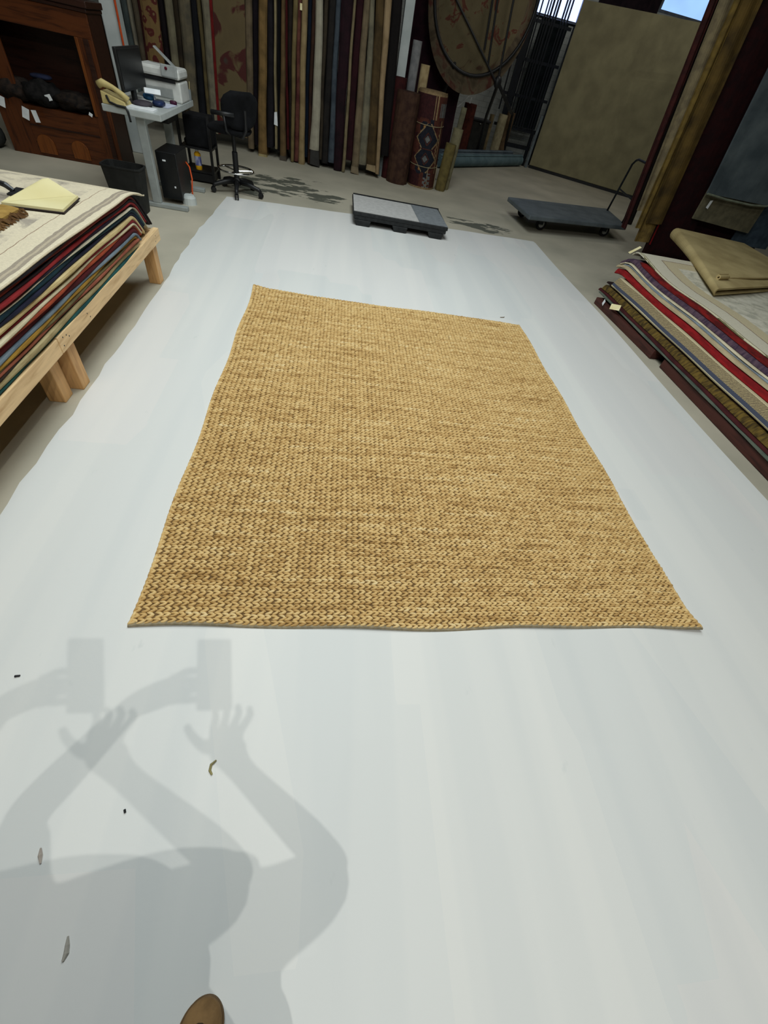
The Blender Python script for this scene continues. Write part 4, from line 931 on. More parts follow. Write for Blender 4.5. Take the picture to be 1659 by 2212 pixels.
hpts = [(4.76, 8.48, .2), (4.78, 8.46, .6), (4.785, 8.43, .88), (4.79, 8.38, .935), (4.785, 8.30, .96), (4.73, 7.87, .96), (4.72, 7.77, .935), (4.715, 7.72, .88), (4.70, 7.71, .5), (4.67, 7.70, .2)]
B().tube(hpts, .016, 10).build('handle', M_metal, ct, smooth=True)
B().tube([(4.78, 8.46, .55), (4.70, 7.71, .52)], .012, 8).build('handle_brace', M_metal, ct)

# ------------------------------------------------------------------ black plastic pallet with grey felt
pa = thing('pallet', 'black plastic pallet with grey carpet squares standing on the white floor', 'pallet', (.82, 6.4, 0))
M_pal = mat('black recycled plastic', (44, 46, 47), (34, 36, 37), scale=30, rough=.6, bump=.2)
pb = B().box(.225, 1.425, 5.98, 6.80, .105, .142)
pb.box(.24, 1.41, 5.985, 6.795, .066, .105)
pb.build('deck', M_pal, pa, bevel=.006)
for y0 in (5.98, 6.33, 6.68):
    for x0, x1 in ((.255, .445), (.73, .91), (1.19, 1.375)):
        x0b, x1b = x0 + .02, x1 - .01
        B().hexa([(x0b, y0, .0022), (x1b, y0, .0022), (x1b, y0 + .12, .0022), (x0b, y0 + .12, .0022), (x0 - .01, y0, .065), (x1 + .01, y0, .065), (x1 + .01, y0 + .12, .065), (x0 - .01, y0 + .12, .065)]).build('foot', M_pal, pa, bevel=.008)
lab(B().hexa([(.235, 6.0, .1425), (1.05, 6.0, .1425), (1.02, 6.76, .1425), (.235, 6.76, .1425), (.235, 6.0, .148), (1.05, 6.0, .148), (1.02, 6.76, .148), (.235, 6.76, .148)]).build('carpet_square', mat('light grey felt', (186, 186, 184), (174, 174, 172), scale=20, rough=.95), pa), 'light grey carpet square')
lab(B().hexa([(1.052, 5.995, .1425), (1.42, 5.995, .1425), (1.40, 6.77, .1425), (1.022, 6.77, .1425), (1.052, 5.995, .148), (1.42, 5.995, .148), (1.40, 6.77, .148), (1.022, 6.77, .148)]).build('carpet_square', mat('mid grey felt', (126, 132, 136), (114, 120, 124), scale=20, rough=.95), pa), 'darker grey carpet square')
B().box(.235, 1.42, 6.785, 6.80, .142, .155).build('rim', M_pal, pa)

# ------------------------------------------------------------------ drafting chair
ch = thing('drafting_chair', 'black drafting chair with chrome foot ring beside the desk', 'chair', (-1.2, 6.48, 0))
CX, CY = -1.2, 6.45
B().lathe([(.045, .09), (.05, .14), (.032, .16), (.032, .40), (.022, .41), (.022, .56), (.001, .56)], c=(CX, CY, 0), n=16).build('gas_column', M_black, ch, smooth=False)
for k in range(5):
    a = -PI / 2 + 2 * PI * k / 5 + .12; dx, dy = math.cos(a), math.sin(a)
    l_ = B().tube([(CX + dx * .03, CY + dy * .03, .125), (CX + dx * .15, CY + dy * .15, .115), (CX + dx * .27, CY + dy * .27, .085), (CX + dx * .29, CY + dy * .29, .06)], [.03, .026, .022, .02], 8).build('base_leg', M_black, ch, smooth=True)
    c_ = B()
    for s_ in (-1, 1):
        ax = Matrix.Rotation(a, 3, 'Z') @ Matrix.Rotation(PI / 2, 3, 'X')
        c_.lathe([(.001, -.008), (.026, -.008), (.03, 0), (.026, .008), (.001, .008)], c=(CX + dx * .29 - dy * .014 * s_, CY + dy * .29 + dx * .014 * s_, .0325), n=14, axis=ax)
    c_.build('caster', M_black, l_)
B().tube([(CX + .2 * math.cos(t), CY + .2 * math.sin(t), .235) for t in [2 * PI * k / 36 for k in range(36)]], .011, 8, closed=True).build('foot_ring', M_chrome, ch, smooth=True)
fb = B()
for k in range(3): a = 2 * PI * k / 3 + .4; fb.tube([(CX + .03 * math.cos(a), CY + .03 * math.sin(a), .225), (CX + .2 * math.cos(a), CY + .2 * math.sin(a), .235)], .008, 6)
fb.build('ring_spoke', M_chrome, ch)
def cushion(b_, c, s, n=16, p=3.2):
    rings = []
    for i in range(1, 8):
        ph = PI * i / 8; zz = -math.cos(ph); rr = math.sin(ph) ** .45; ring = []
        for k in range(n * 2):
            a = PI * k / n; ca, sa = math.cos(a), math.sin(a); q_ = (abs(ca) ** p + abs(sa) ** p) ** (-1 / p); ring.append((c[0] + s[0] * rr * q_ * ca, c[1] + s[1] * rr * q_ * sa, c[2] + s[2] * zz))
        rings.append(ring)
    return b_.loft(rings)
cushion(B(), (CX - .03, CY, .60), (.235, .22, .04)).build('seat', M_blackfab, ch, smooth=True)
bk_ = B(); rings = []
for i in range(9):
    u = i / 8; z = .63 + .31 * u; w = .235 * (1 - .5 * (2 * u - 1) ** 4) * (.86 + .14 * u); cxx = CX + .20 + .05 * u - .03 * math.sin(u * PI)
    rings.append([(cxx + .028 * math.cos(t), CY + w * math.sin(t) , z) if False else (cxx + .03 * math.copysign(abs(math.cos(t)) ** .6, math.cos(t)) + .03 * (math.sin(t)) ** 2 * -1, CY + w * math.copysign(abs(math.sin(t)) ** .8, math.sin(t)), z) for t in [2 * PI * k / 20 for k in range(20)]])
bk_.loft(rings); 
Rm = Matrix.Rotation(-.85, 3, 'Z'); cc = Vector((CX, CY, 0))
bk_.v = [tuple(cc + Rm @ (Vector(p) - cc)) for p in bk_.v]
bk_.build('backrest', M_blackfab, ch, smooth=True)
bs = B().tube([(CX + .05, CY, .56), (CX + .2, CY, .57), (CX + .27, CY, .64), (CX + .275, CY, .80)], [.02, .02, .018, .016], 8); bs.v = [tuple(cc + Rm @ (Vector(p) - cc)) for p in bs.v]
bs.build('back_support', M_black, ch)
for s_ in (-1, 1):
    ar = B().tube([(CX - .0, CY + .20 * s_, .58), (CX - .02, CY + .27 * s_, .62), (CX - .03, CY + .28 * s_, .74)], .014, 8).tube([(CX - .16, CY + .28 * s_, .75), (CX + .08, CY + .28 * s_, .755)], [.02, .02], 8)
    ar.build('armrest', M_black, ch, smooth=True)

# ------------------------------------------------------------------ desk
dkx0, dkx1, dky0, dky1, DZ = -2.14, -1.64, 5.36, 6.62, .755
de = thing('standing_desk', 'pale grey standing desk carrying the monitor and printer', 'desk', (-1.9, 6.0, 0))
B().box(dkx0, dkx1, dky0, dky1, DZ - .05, DZ).build('desktop', M_grey, de, bevel=.006)
M_leg = mat('grey powder coat', (158, 164, 162), (148, 154, 152), rough=.45, bump=.03)
for y in (5.45, 6.25):
    B().box(-1.89, -1.81, y - .03, y + .03, .04, DZ - .05).build('leg', M_leg, de, bevel=.006)
    B().box(-2.14, -1.55, y - .035, y + .035, 0, .04).build('foot', M_leg, de, bevel=.008)
B().box(-1.88, -1.82, 5.48, 6.22, DZ - .11, DZ - .055).build('crossbeam', M_leg, de)
B().box(-2.0, -1.72, 5.85, 6.2, DZ - .13, DZ - .052).build('drawer', M_black, de, bevel=.004)
mo = thing('monitor', 'black monitor standing on the desk, screen turned to the right', 'monitor', (-1.97, 5.72, DZ))
B().obox((-1.955, 5.76, .985), (.03, .62, .28), rotz(.0)).build('housing', M_black, mo, bevel=.006)
B().box(-1.939, -1.937, 5.46, 6.06, .865, 1.105).build('screen', mat('glossy black screen', (14, 17, 20), (10, 12, 15), rough=.35, spec=.3, bump=0), mo)
B().box(-1.985, -1.955, 5.72, 5.80, DZ + .012, .95).build('neck', M_black, mo, bevel=.004)
cushion(B(), (-1.95, 5.76, DZ + .007), (.1, .13, .007)).build('base', M_black, mo)
pr_ = thing('printer', 'off white desktop printer with raised paper support', 'printer', (-1.77, 6.35, DZ))
M_prn = mat('off white plastic', (206, 208, 204), (194, 196, 192), rough=.45, bump=.03)
M_prg = mat('grey plastic inlay', (150, 154, 152), (138, 142, 140), rough=.45, bump=.03)
B().box(-2.02, -1.64, 6.18, 6.50, DZ, DZ + .16).build('body', M_prn, pr_, bevel=.015)
B().box(-2.03, -1.63, 6.16, 6.50, DZ + .175, DZ + .25).build('lid', M_prn, pr_, bevel=.02)
B().box(-1.98, -1.72, 6.165, 6.18, DZ + .03, DZ + .10).build('output_slot', M_prg, pr_, bevel=.004)
B().box(-2.0, -1.68, 6.163, 6.18, DZ + .145, DZ + .172).build('paper_slot', M_black, pr_)
B().obox((-1.72, 6.15, DZ + .23), (.15, .03, .09), Matrix.Rotation(-.2, 3, 'X')).build('control_panel', M_prg, pr_, bevel=.008)
B().sphere((-1.74, 6.13, DZ + .25), (.014, .006, .012)).build('button', mat('dark red button', (90, 20, 36), (70, 16, 30)), pr_)
B().obox((-1.80, 6.4, DZ + .30), (.24, .07, .012), Matrix.Rotation(.62, 3, 'Y')).build('paper_support', M_prg, pr_, bevel=.003)
ph = thing('telephone', 'cream desk telephone with black cord at the desk corner', 'telephone', (-2.02, 5.43, DZ))
M_tel = mat('cream plastic', (196, 180, 124), (182, 166, 112), rough=.4, bump=.03)
B().hexa([(-2.13, 5.37, DZ), (-1.93, 5.37, DZ), (-1.93, 5.55, DZ), (-2.13, 5.55, DZ), (-2.13, 5.38, DZ + .085), (-1.94, 5.38, DZ + .035), (-1.94, 5.54, DZ + .035), (-2.13, 5.54, DZ + .085)]).build('base', M_tel, ph, bevel=.008)
B().tube([(-2.14, 5.40, DZ + .115), (-2.10, 5.40, DZ + .135), (-2.02, 5.40, DZ + .115), (-1.95, 5.40, DZ + .08), (-1.91, 5.40, DZ + .05)], [.026, .028, .02, .022, .026], 10).build('handset', M_tel, ph, smooth=True)
B().tube([(-2.08, 5.365, DZ + .06), (-2.06, 5.355, DZ + .02), (-2.0, 5.352, DZ + .006), (-1.93, 5.352, DZ + .004), (-1.915, 5.348, DZ - .02), (-1.91, 5.345, DZ - .09)], .010, 8).build('cord', M_black, ph, smooth=True)
kb_ = tag(cushion(B(), (-1.86, 5.62, DZ + .02), (.075, .11, .02)).build('fabric_pouch', mat('grey brown cloth', (72, 68, 74), (54, 50, 58)), smooth=True), 'soft grey brown pouch in front of the monitor', 'pouch')
tag(cushion(B(), (-1.765, 5.80, DZ + .022), (.05, .085, .022)).build('stapler', mat('navy plastic', (34, 48, 86), (24, 36, 66), rough=.4), smooth=True), 'navy blue stapler lying on the desk by the printer', 'stapler')
tag(B().tube([(-1.86 + .035 * math.cos(t), 5.84 + .035 * math.sin(t), DZ + .05) for t in [2 * PI * k / 20 for k in range(20)]], .022, 8, closed=True).build('tape_roll', mat('blue tape', (46, 92, 128), (36, 74, 108), rough=.4), smooth=True), 'blue roll of tape in front of the printer', 'tape')
pp = tag(B().obox((-1.83, 5.47, DZ + .006), (.24, .17, .012), rotz(.06)).build('paper_pad', M_tagw), 'pad of white paper at the front of the desk', 'paper')
tag(B().obox((-1.75, 5.9, DZ + .003), (.17, .26, .003), rotz(-.1)).build('paper_sheet', mat('bluish paper', (200, 206, 222), (186, 192, 212), rough=.7)), 'loose bluish white sheet beside the stapler', 'paper')
tag(B().obox((-1.80, 5.78, DZ + .10), (.14, .05, .006), rotz(.25) @ Matrix.Rotation(.7, 3, 'X')).tube([(-1.80, 5.80, DZ + .005), (-1.80, 5.80, DZ + .09)], .004, 6).build('card_holder', M_tagw), 'white card propped in front of the monitor corner', 'card')
tag(B().lathe([(.001, 0), (.032, 0), (.036, .02), (.028, .03), (.001, .032)], c=(-1.70, 6.06, DZ), n=16).build('round_tin', mat('plum lacquer', (66, 22, 48), (52, 16, 38), rough=.4)), 'small plum coloured tin beside the printer', 'tin')
cu_ = thing('pen_cup', 'clear cup of pens at the back corner of the desk', 'cup', (-1.668, 6.5, DZ))
B().lathe([(.001, 0), (.03, 0), (.034, .09), (.031, .09), (.028, .004), (.001, .004)], c=(-1.668, 6.56, DZ), n=16).build('cup', mat('smoky plastic', (130, 136, 138), (112, 118, 120), rough=.2), cu_)
for k in range(4): B().tube([(-1.668 + .012 * math.cos(k * 1.7), 6.56 + .012 * math.sin(k * 1.7), DZ + .01), (-1.668 + .03 * math.cos(k * 1.7), 6.56 + .03 * math.sin(k * 1.7), DZ + .15)], .004, 6).build('pen', mat('pen %d' % k, [(206, 190, 140), (40, 50, 90), (220, 220, 220), (150, 40, 40)][k]), cu_)
# dark things hung below the desk
tag(B().box(-1.8, -1.52, 6.66, 6.98, .34, .62).build('black_box', M_blackfab, bevel=.02), 'black box on the shelf unit behind the desk', 'box')
# waste basket
wb = B(); n_ = 28; rings = []
def sq(c, a, b2, z, p=5, n=28): return [(c[0] + a * math.cos(t) * (abs(math.cos(t)) ** p + abs(math.sin(t)) ** p) ** (-1 / p), c[1] + b2 * math.sin(t) * (abs(math.cos(t)) ** p + abs(math.sin(t)) ** p) ** (-1 / p), z) for t in [2 * PI * k / n for k in range(n)]]
cb_ = (-2.02, 5.2)
wb.loft([sq(cb_, .14, .10, 0), sq(cb_, .175, .125, .35), sq(cb_, .182, .132, .355), sq(cb_, .182, .132, .366), sq(cb_, .166, .116, .366), sq(cb_, .132, .092, .01)])
tag(wb.build('waste_basket', mat('matte black plastic', (36, 37, 36), (28, 29, 28), rough=.6)), 'black waste basket between the desk leg and the left stack', 'basket')
# computer tower
pc = thing('computer_tower', 'black computer tower on the floor under the desk', 'computer', (-1.72, 5.85, 0))
B().box(-1.84, -1.64, 5.62, 6.04, .04, .44).build('case', M_black, pc, bevel=.008)
B().box(-1.83, -1.65, 5.61, 5.62, .05, .43).build('front_panel', mat('glossy black front', (22, 24, 26), (16, 18, 20), rough=.25, spec=.5), pc)
B().box(-1.775, -1.745, 5.604, 5.61, .365, .377).build('badge', M_tagw, pc)
B().box(-1.70, -1.685, 5.604, 5.61, .15, .165).build('button', M_tagw, pc)
tag(B().lathe([(.001, 0), (.075, 0), (.07, .06), (.05, .085), (.001, .09)], c=(-1.60, 5.72, 0), n=16).build('white_cup', M_white), 'white crumpled bag on the floor beside the computer tower', 'bag')
tag(B().tube([(-1.66, 5.98, .33), (-1.60, 5.92, .29), (-1.575, 5.86, .2), (-1.585, 5.83, .1), (-1.575, 5.78, .012)], .008, 8).build('cable', mat('orange cable', (206, 84, 36), (180, 66, 28), rough=.5), smooth=True), 'orange cable hanging beside the computer tower', 'cable')
# shelf unit with yellow bottle
su = thing('shelf_unit', 'small black shelf unit between the desk and the drafting chair', 'shelf', (-1.66, 6.85, 0))
for x in (-1.86, -1.52):
    for y in (6.66, 6.98): B().box(x - .014, x + .014, y - .014, y + .014, 0, .64).build('post', M_black, su)
for z in (.10, .32): B().box(-1.87, -1.51, 6.65, 6.99, z, z + .02).build('shelf', M_black, su)
B().box(-1.85, -1.53, 6.64, 6.97, .02, .095).build('drawer', M_black, su)
bo = thing('spray_bottle', 'yellow and blue cleaner bottle on the black shelf unit', 'bottle', (-1.72, 6.78, .12))
B().lathe([(.001, 0), (.036, 0), (.038, .02), (.038, .15), (.018, .17), (.018, .175), (.001, .175)], c=(-1.70, 6.72, .12), n=16).build('bottle', mat('yellow plastic', (220, 168, 30), (204, 150, 22), rough=.35), bo)
B().lathe([(.0383, .04), (.0388, .04), (.0388, .13), (.0383, .13)], c=(-1.70, 6.72, .12), n=16).build('wrap', mat('blue and white print', (70, 76, 140), (196, 200, 214), scale=18, stretch=(1, 1, .4)), bo)
B().lathe([(.001, .175), (.02, .175), (.018, .205), (.001, .205)], c=(-1.70, 6.72, .12), n=14).build('cap', M_tagw, bo)
tag(B().obox((-1.64, 6.76, .395), (.10, .06, .11), rotz(.2)).build('paper_bundle', M_tagw), 'bundle of pale papers on the middle of the shelf unit', 'paper')
tag(cushion(B(), (-1.79, 6.8, .37), (.055, .07, .03)).build('dark_pouch', M_blackfab, smooth=True), 'dark pouch on the shelf unit left of the papers', 'pouch')
tag(B().tube([(-2.575, 7.54, 2.2), (-2.57, 7.535, 1.6), (-2.58, 7.535, 1.0), (-2.575, 7.53, .5), (-2.56, 7.5, .01)], .012, 8).build('cable', _mats['orange cable'], smooth=True), 'orange cable running down the white pillar', 'cable')

# ------------------------------------------------------------------ wooden cabinet
ca_ = thing('wooden_cabinet', 'reddish brown wooden cabinet with an open bay at the left rear', 'cabinet', (-3.1, 6.9, 0))
x0, x1, y0, y1, H = -3.74, -2.56, 6.6, 7.0, 1.26
B().box(x0, x0 + .03, y0 + .02, y1, 0, H).build('side_panel', M_cherryd, ca_); B().box(x1 - .03, x1, y0 + .02, y1, 0, H).build('side_panel', M_cherryd, ca_)
B().box(x0, x1, y1 - .02, y1, 0, H).build('back_panel', M_cherryd, ca_)
B().box(x0 - .03, x1 + .03, y0 - .03, y1, H, H + .05).box(x0 - .015, x1 + .015, y0 - .015, y1, H - .03, H).build('cornice', M_cherryd, ca_, bevel=.008)
B().box(x0, x1, y0, y0 + .03, 1.05, H - .03).build('top_rail', M_cherry, ca_, bevel=.004)
M_cherryz = wood('cherry stile', (84, 44, 20), (58, 28, 13), 'z', rough=.4, knots=False)
for xa, xb in ((x0, x0 + .27), (x1 - .17, x1)):
    B().box(xa, xb, y0, y0 + .03, 0, 1.05).build('stile', M_cherryz, ca_, bevel=.004)
B().box(x1 - .17, x1 - .14, y0 - .012, y0, .45, 1.05).build('moulding', M_cherryl, ca_, bevel=.004)
B().box(x1 - .09, x1 - .04, y0 - .014, y0, .0, 1.05).build('moulding', M_cherryd, ca_, bevel=.004)
B().box(x0 + .03, x1 - .03, y0 + .03, y1 - .02, .41, .44).build('shelf', M_cherry, ca_)
B().box(x0 + .27, x1 - .17, y0, y0 + .03, 0, .44).build('lower_front', M_cherry, ca_, bevel=.004)
B().box(x0 + .28, x1 - .18, y0 - .01, y0, .27, .285).build('moulding', M_cherryd, ca_, bevel=.003)
for xc in (-3.36, -3.0):
    pnl = B(); pr2 = [(xc - .09, .03)] + [(xc - .09 * math.cos(t), .12 + .08 * math.sin(t)) for t in [PI * k / 12 for k in range(13)]] + [(xc + .09, .03)]
    pnl.loft([[(x, y0 - .012, z) for x, z in pr2], [(x, y0, z) for x, z in pr2]]); pnl.build('raised_panel', M_cherryl, ca_, bevel=.003)  # paler wood colour stands in for the reflection on these panels
M_hide = [mat('dark brown shag', (44, 34, 28), (20, 16, 14), scale=22, bump=1, bscale=60), mat('black shag', (26, 24, 24), (10, 10, 10), scale=22, bump=1, bscale=60), mat('umber shag', (38, 30, 24), (16, 13, 12), scale=22, bump=1, bscale=60)]
def hide(label, c, s, m, seed, tags):
    o_ = B().sphere(c, s, n=26, m=16, wob=.32, seed=seed).build('shag_throw', m, smooth=True); tag(o_, label, 'throw', 'shaggy throws piled in the cabinet')
    for (p, w, hh, r) in tags:
        p = Vector(p); M_ = Matrix.Rotation(r, 3, 'Y')
        B().obox(p, (w, .003, hh), M_).build('price_tag', M_tagw, o_)
hide('dark brown shaggy throw at the left of the cabinet bay with a round white tag', (-3.55, 6.72, .545), (.2, .17, .10), M_hide[0], 1, [((-3.66, 6.54, .44), .09, .09, .3)])
hide('black shaggy throw in the middle of the cabinet bay with two white tags', (-3.27, 6.70, .545), (.19, .17, .11), M_hide[1], 2, [((-3.43, 6.52, .375), .065, .10, .35), ((-3.335, 6.52, .365), .05, .10, -.1), ((-3.15, 6.55, .54), .06, .05, -.3)])
hide('umber shaggy throw at the right of the cabinet bay', (-2.94, 6.72, .525), (.22, .17, .085), M_hide[2], 3, [((-2.76, 6.56, .465), .035, .03, .5)])
tag(cushion(B(), (-3.25, 6.74, .675), (.1, .07, .022)).build('folded_cloth', mat('dark blue cloth', (34, 40, 64), (24, 28, 46)), smooth=True), 'small dark blue cloth on top of the black throw', 'cloth')
tag(B().sphere((-3.95, 6.6, .12), (.15, .15, .12), wob=.15, seed=8).build('cloth_bundle', mat('dark grey cloth', (44, 46, 44), (30, 32, 30)), smooth=True), 'dark grey bundle on the floor left of the cabinet', 'bundle')

# ------------------------------------------------------------------ bits lying on the white floor
def debris(name, label, pts, r, c):
    tag(B().tube(pts, r, 6).build(name, mat('debris ' + label[:14], c)), label, 'debris')
debris('dry_twig', 'curled yellowish dry strand on the floor left of centre', [(-.262, .262, .006), (-.275, .25, .007), (-.276, .235, .006), (-.268, .224, .005)], [.002, .004, .004, .003], (150, 142, 96))
debris('grit', 'small dark speck of grit on the floor at the left picture edge', [(-.935, .522, .005), (-.921, .524, .005)], [.004, .003], (52, 52, 56))
debris('grit', 'small black speck between the arm shadows on the white floor', [(-.488, .149, .005), (-.484, .141, .005)], [.003, .003], (36, 38, 40))
debris('dry_leaf', 'brown dry leaf scrap near the lower left picture edge', [(-.668, .075, .005), (-.662, .06, .007), (-.655, .043, .004)], [.002, .0055, .002], (184, 174, 164))
debris('dry_leaf', 'round grey brown leaf scrap at the lower left in the dark shadow', [(-.535, -.098, .004), (-.53, -.113, .006), (-.527, -.127, .005), (-.53, -.14, .004)], [.002, .005, .006, .003], (180, 176, 166))
debris('thread_end', 'tiny tan thread bit on the floor beyond the right rug corner', [(1.62, 3.86, .005), (1.66, 3.87, .006), (1.67, 3.89, .005)], [.003, .003, .002], (120, 100, 70))

# ------------------------------------------------------------------ camera pose
rt = Vector((0.98498501, 0.05774655, 0.16269563)); fwv = Vector((-0.06197533, -0.76130643, 0.64542356)); dnv = Vector((-0.16113221, 0.64581565, 0.74629656))
CAM = Vector((0, 0, 1.53))
camx = Vector((rt[0], fwv[0], -dnv[0])); camd = Vector((rt[1], fwv[1], -dnv[1])); camf = Vector((rt[2], fwv[2], -dnv[2]))

# ------------------------------------------------------------------ photographer (behind the lens)
def skin(name, m, parent, V, E, root=0, sub=2):
    o = Vector(ORG[parent.name]); me = bpy.data.meshes.new(name); me.from_pydata([tuple(Vector(p) - o) for p, r in V], E, [])
    ob = bpy.data.objects.new(name, me); COL.objects.link(ob); ob.parent = parent; me.materials.append(m)
    sk = ob.modifiers.new('Skin', 'SKIN'); sk.use_smooth_shade = True
    for i, (p, r) in enumerate(V):
        rr = r if isinstance(r, tuple) else (r, r); me.skin_vertices[0].data[i].radius = rr; me.skin_vertices[0].data[i].use_root = (i == root)
    sb = ob.modifiers.new('Subdivision', 'SUBSURF'); sb.levels = sub; sb.render_levels = sub
    return ob
pe = thing('person', 'person in tan shoes and dark clothes holding up a phone to photograph the rug', 'person', (0, -.4, 0))
M_skin = mat('skin', (198, 150, 122), (184, 136, 110), rough=.55, bump=.05)
V = []; E = []
def vx(p, r, link=None):
    V.append((p, r)); i = len(V) - 1
    if link is not None: E.append((link, i))
    return i
BX = -.08
hip = vx((-.075, -.40, .86), (.085, .07)); sp1 = vx((-.065, -.40, 1.02), (.10, .08), hip); che = vx((BX, -.40, 1.20), (.14, .1), sp1); nk0 = vx((BX, -.44, 1.32), .055, che)
nk1 = vx((BX, -.455, 1.375), .045, nk0); hd0 = vx((BX, -.45, 1.42), (.055, .065), nk1); hd1 = vx((BX, -.47, 1.48), (.07, .085), hd0); hd2 = vx((BX, -.48, 1.53), (.06, .07), hd1)
nose = vx((BX, -.372, 1.455), .012, hd1)
for s_ in (-1, 1):
    ear = vx((BX + s_ * .078, -.48, 1.46), (.012, .02), hd1)
    th_ = vx((-.075 + s_ * .075, -.41, .78), (.065, .07), hip); kn = vx((-.065 + s_ * .095, -.395 if s_ < 0 else -.44, .44), .046, th_); an = vx((-.06 + s_ * .105, -.44 if s_ < 0 else -.52, .09), .035, kn); ft = vx((-.06 + s_ * .115, -.33 if s_ < 0 else -.42, .045), .03, an)
    sh_ = vx((BX + s_ * .19, -.39, 1.28), .055, che)
    if s_ > 0: el, wr, hd = (.225, -.28, 1.09), (.055, -.175, 1.31), (.022, -.145, 1.375)
    else: el, wr, hd = (-.36, -.19, 1.17), (-.165, -.085, 1.415), (-.105, -.07, 1.45)
    e_ = vx(el, .04, sh_); mid = vx(tuple((Vector(el) * .6 + Vector(wr) * .4)), .036, e_); w_ = vx(wr, (.024, .026), mid); h_ = vx(hd, (.034, .02), w_)
    if s_ < 0:   # left hand grips the edge of the phone: fingers behind it, thumb on the screen side
        for k in range(4):
            b0 = CAM + camd * (.055 + .019 * k) - camx * .040 + camf * -.004; b1 = CAM + camd * (.057 + .019 * k) - camx * (.024) + camf * .008; tip = CAM + camd * (.058 + .019 * k) - camx * (.006 + .004 * k) + camf * .008
            kk_ = vx(tuple(b0 - camx * .022 - camf * .004), .0085, h_); a_ = vx(tuple(b0), .008, kk_); c_ = vx(tuple(b1), .0075, a_); vx(tuple(tip), .0065, c_)
        t0 = vx(tuple(CAM + camd * .095 - camx * .06 - camf * .025), .011, h_); t1 = vx(tuple(CAM + camd * .08 - camx * .035 - camf * .028), .009, t0); vx(tuple(CAM + camd * .07 - camx * .012 - camf * .022), .008, t1)
    else:        # right hand below the phone, fingers spread, thumb reaching to the screen
        for k, (dx, dz, ln_) in enumerate(((-.028, .0, .040), (-.010, .008, .050), (.010, .004, .052), (.029, -.006, .046))):
            base = Vector(hd) + camx * dx + camf * .014 + camd * -.02; ku = vx(tuple(base), .009, h_)
            m1 = vx(tuple(base - camd * ln_ * .5 + camf * .022 + camx * (dx * .3 + .006)), .008, ku); vx(tuple(base - camd * ln_ * .9 + camf * .012 + camx * (dx * .3 + .006)), .0065, m1)
        t0 = vx(tuple(Vector(hd) - camx * .042 + camd * .004), .011, h_); t1 = vx(tuple(Vector(hd) - camx * .066 - camd * .018), .009, t0); vx(tuple(Vector(hd) - camx * .078 - camd * .04), .0075, t1)
skin('body', M_skin, pe, V, E)
M_shirt = mat('navy shirt cotton', (46, 52, 66), (36, 42, 54), scale=30)
Vs = [((-.05, -.40, .72), (.21, .15)), ((-.04, -.40, 1.0), (.21, .14)), ((BX, -.40, 1.19), (.185, .125)), ((BX, -.44, 1.335), (.06, .06)), ((BX + .19, -.39, 1.275), .075), ((.19, -.33, 1.17), .062), ((.222, -.285, 1.10), .055), ((BX - .19, -.39, 1.275), .075), ((-.33, -.28, 1.22), .062), ((-.355, -.2, 1.175), .055)]
Vs.append(((-.035, -.40, .86), (.225, .15)))
skin('shirt', M_shirt, pe, Vs, [(0, 10), (10, 1), (1, 2), (2, 3), (2, 4), (4, 5), (5, 6), (2, 7), (7, 8), (8, 9)], root=2)
M_trs = mat('dark denim', (40, 44, 56), (30, 34, 46), scale=60)
Vt = [((-.055, -.40, .87), (.145, .115)), ((.03, -.42, .76), (.092, .09)), ((.03, -.44, .44), .062), ((.045, -.53, .06), .05), ((-.15, -.40, .76), (.085, .09)), ((-.16, -.395, .44), .072), ((-.165, -.44, .06), .055)]
Vt.append(((-.075, -.40, 1.0), (.12, .10)))
skin('trousers', M_trs, pe, Vt, [(0, 7), (0, 1), (1, 2), (2, 3), (0, 4), (4, 5), (5, 6)])
hb = B(); rings = []
for i in range(10):
    u = i / 9; z = 1.42 + .15 * math.sin(u * PI / 2); r = .095 * math.cos(u * PI / 2 * .98) + .002; ring = []
    for k in range(20):
        a = 2 * PI * k / 20; front = max(0, math.sin(a)); ring.append((BX + r * .86 * math.cos(a), -.505 + r * math.sin(a) * (1.08 if math.sin(a) < 0 else .95), z + .10 * front * (1 - u)))
    rings.append(ring)
hb.loft(rings); hb.build('hair', mat('dark brown hair', (52, 38, 28), (36, 26, 20), scale=40, stretch=(1, 1, .2)), pe, smooth=True)
for s_ in (-1, 1): B().sphere((BX + s_ * .028, -.389, 1.485), (.010, .004, .006)).build('eye', mat('brown eye', (70, 52, 42), (40, 30, 26), scale=60, rough=.3), pe)
B().tube([(BX - .02, -.383, 1.417), (BX, -.378, 1.415), (BX + .02, -.383, 1.417)], .005, 6).build('mouth', mat('lip', (150, 92, 82)), pe)
M_shoe = mat('tan suede', (138, 108, 70), (116, 90, 58), scale=30, bump=.3)
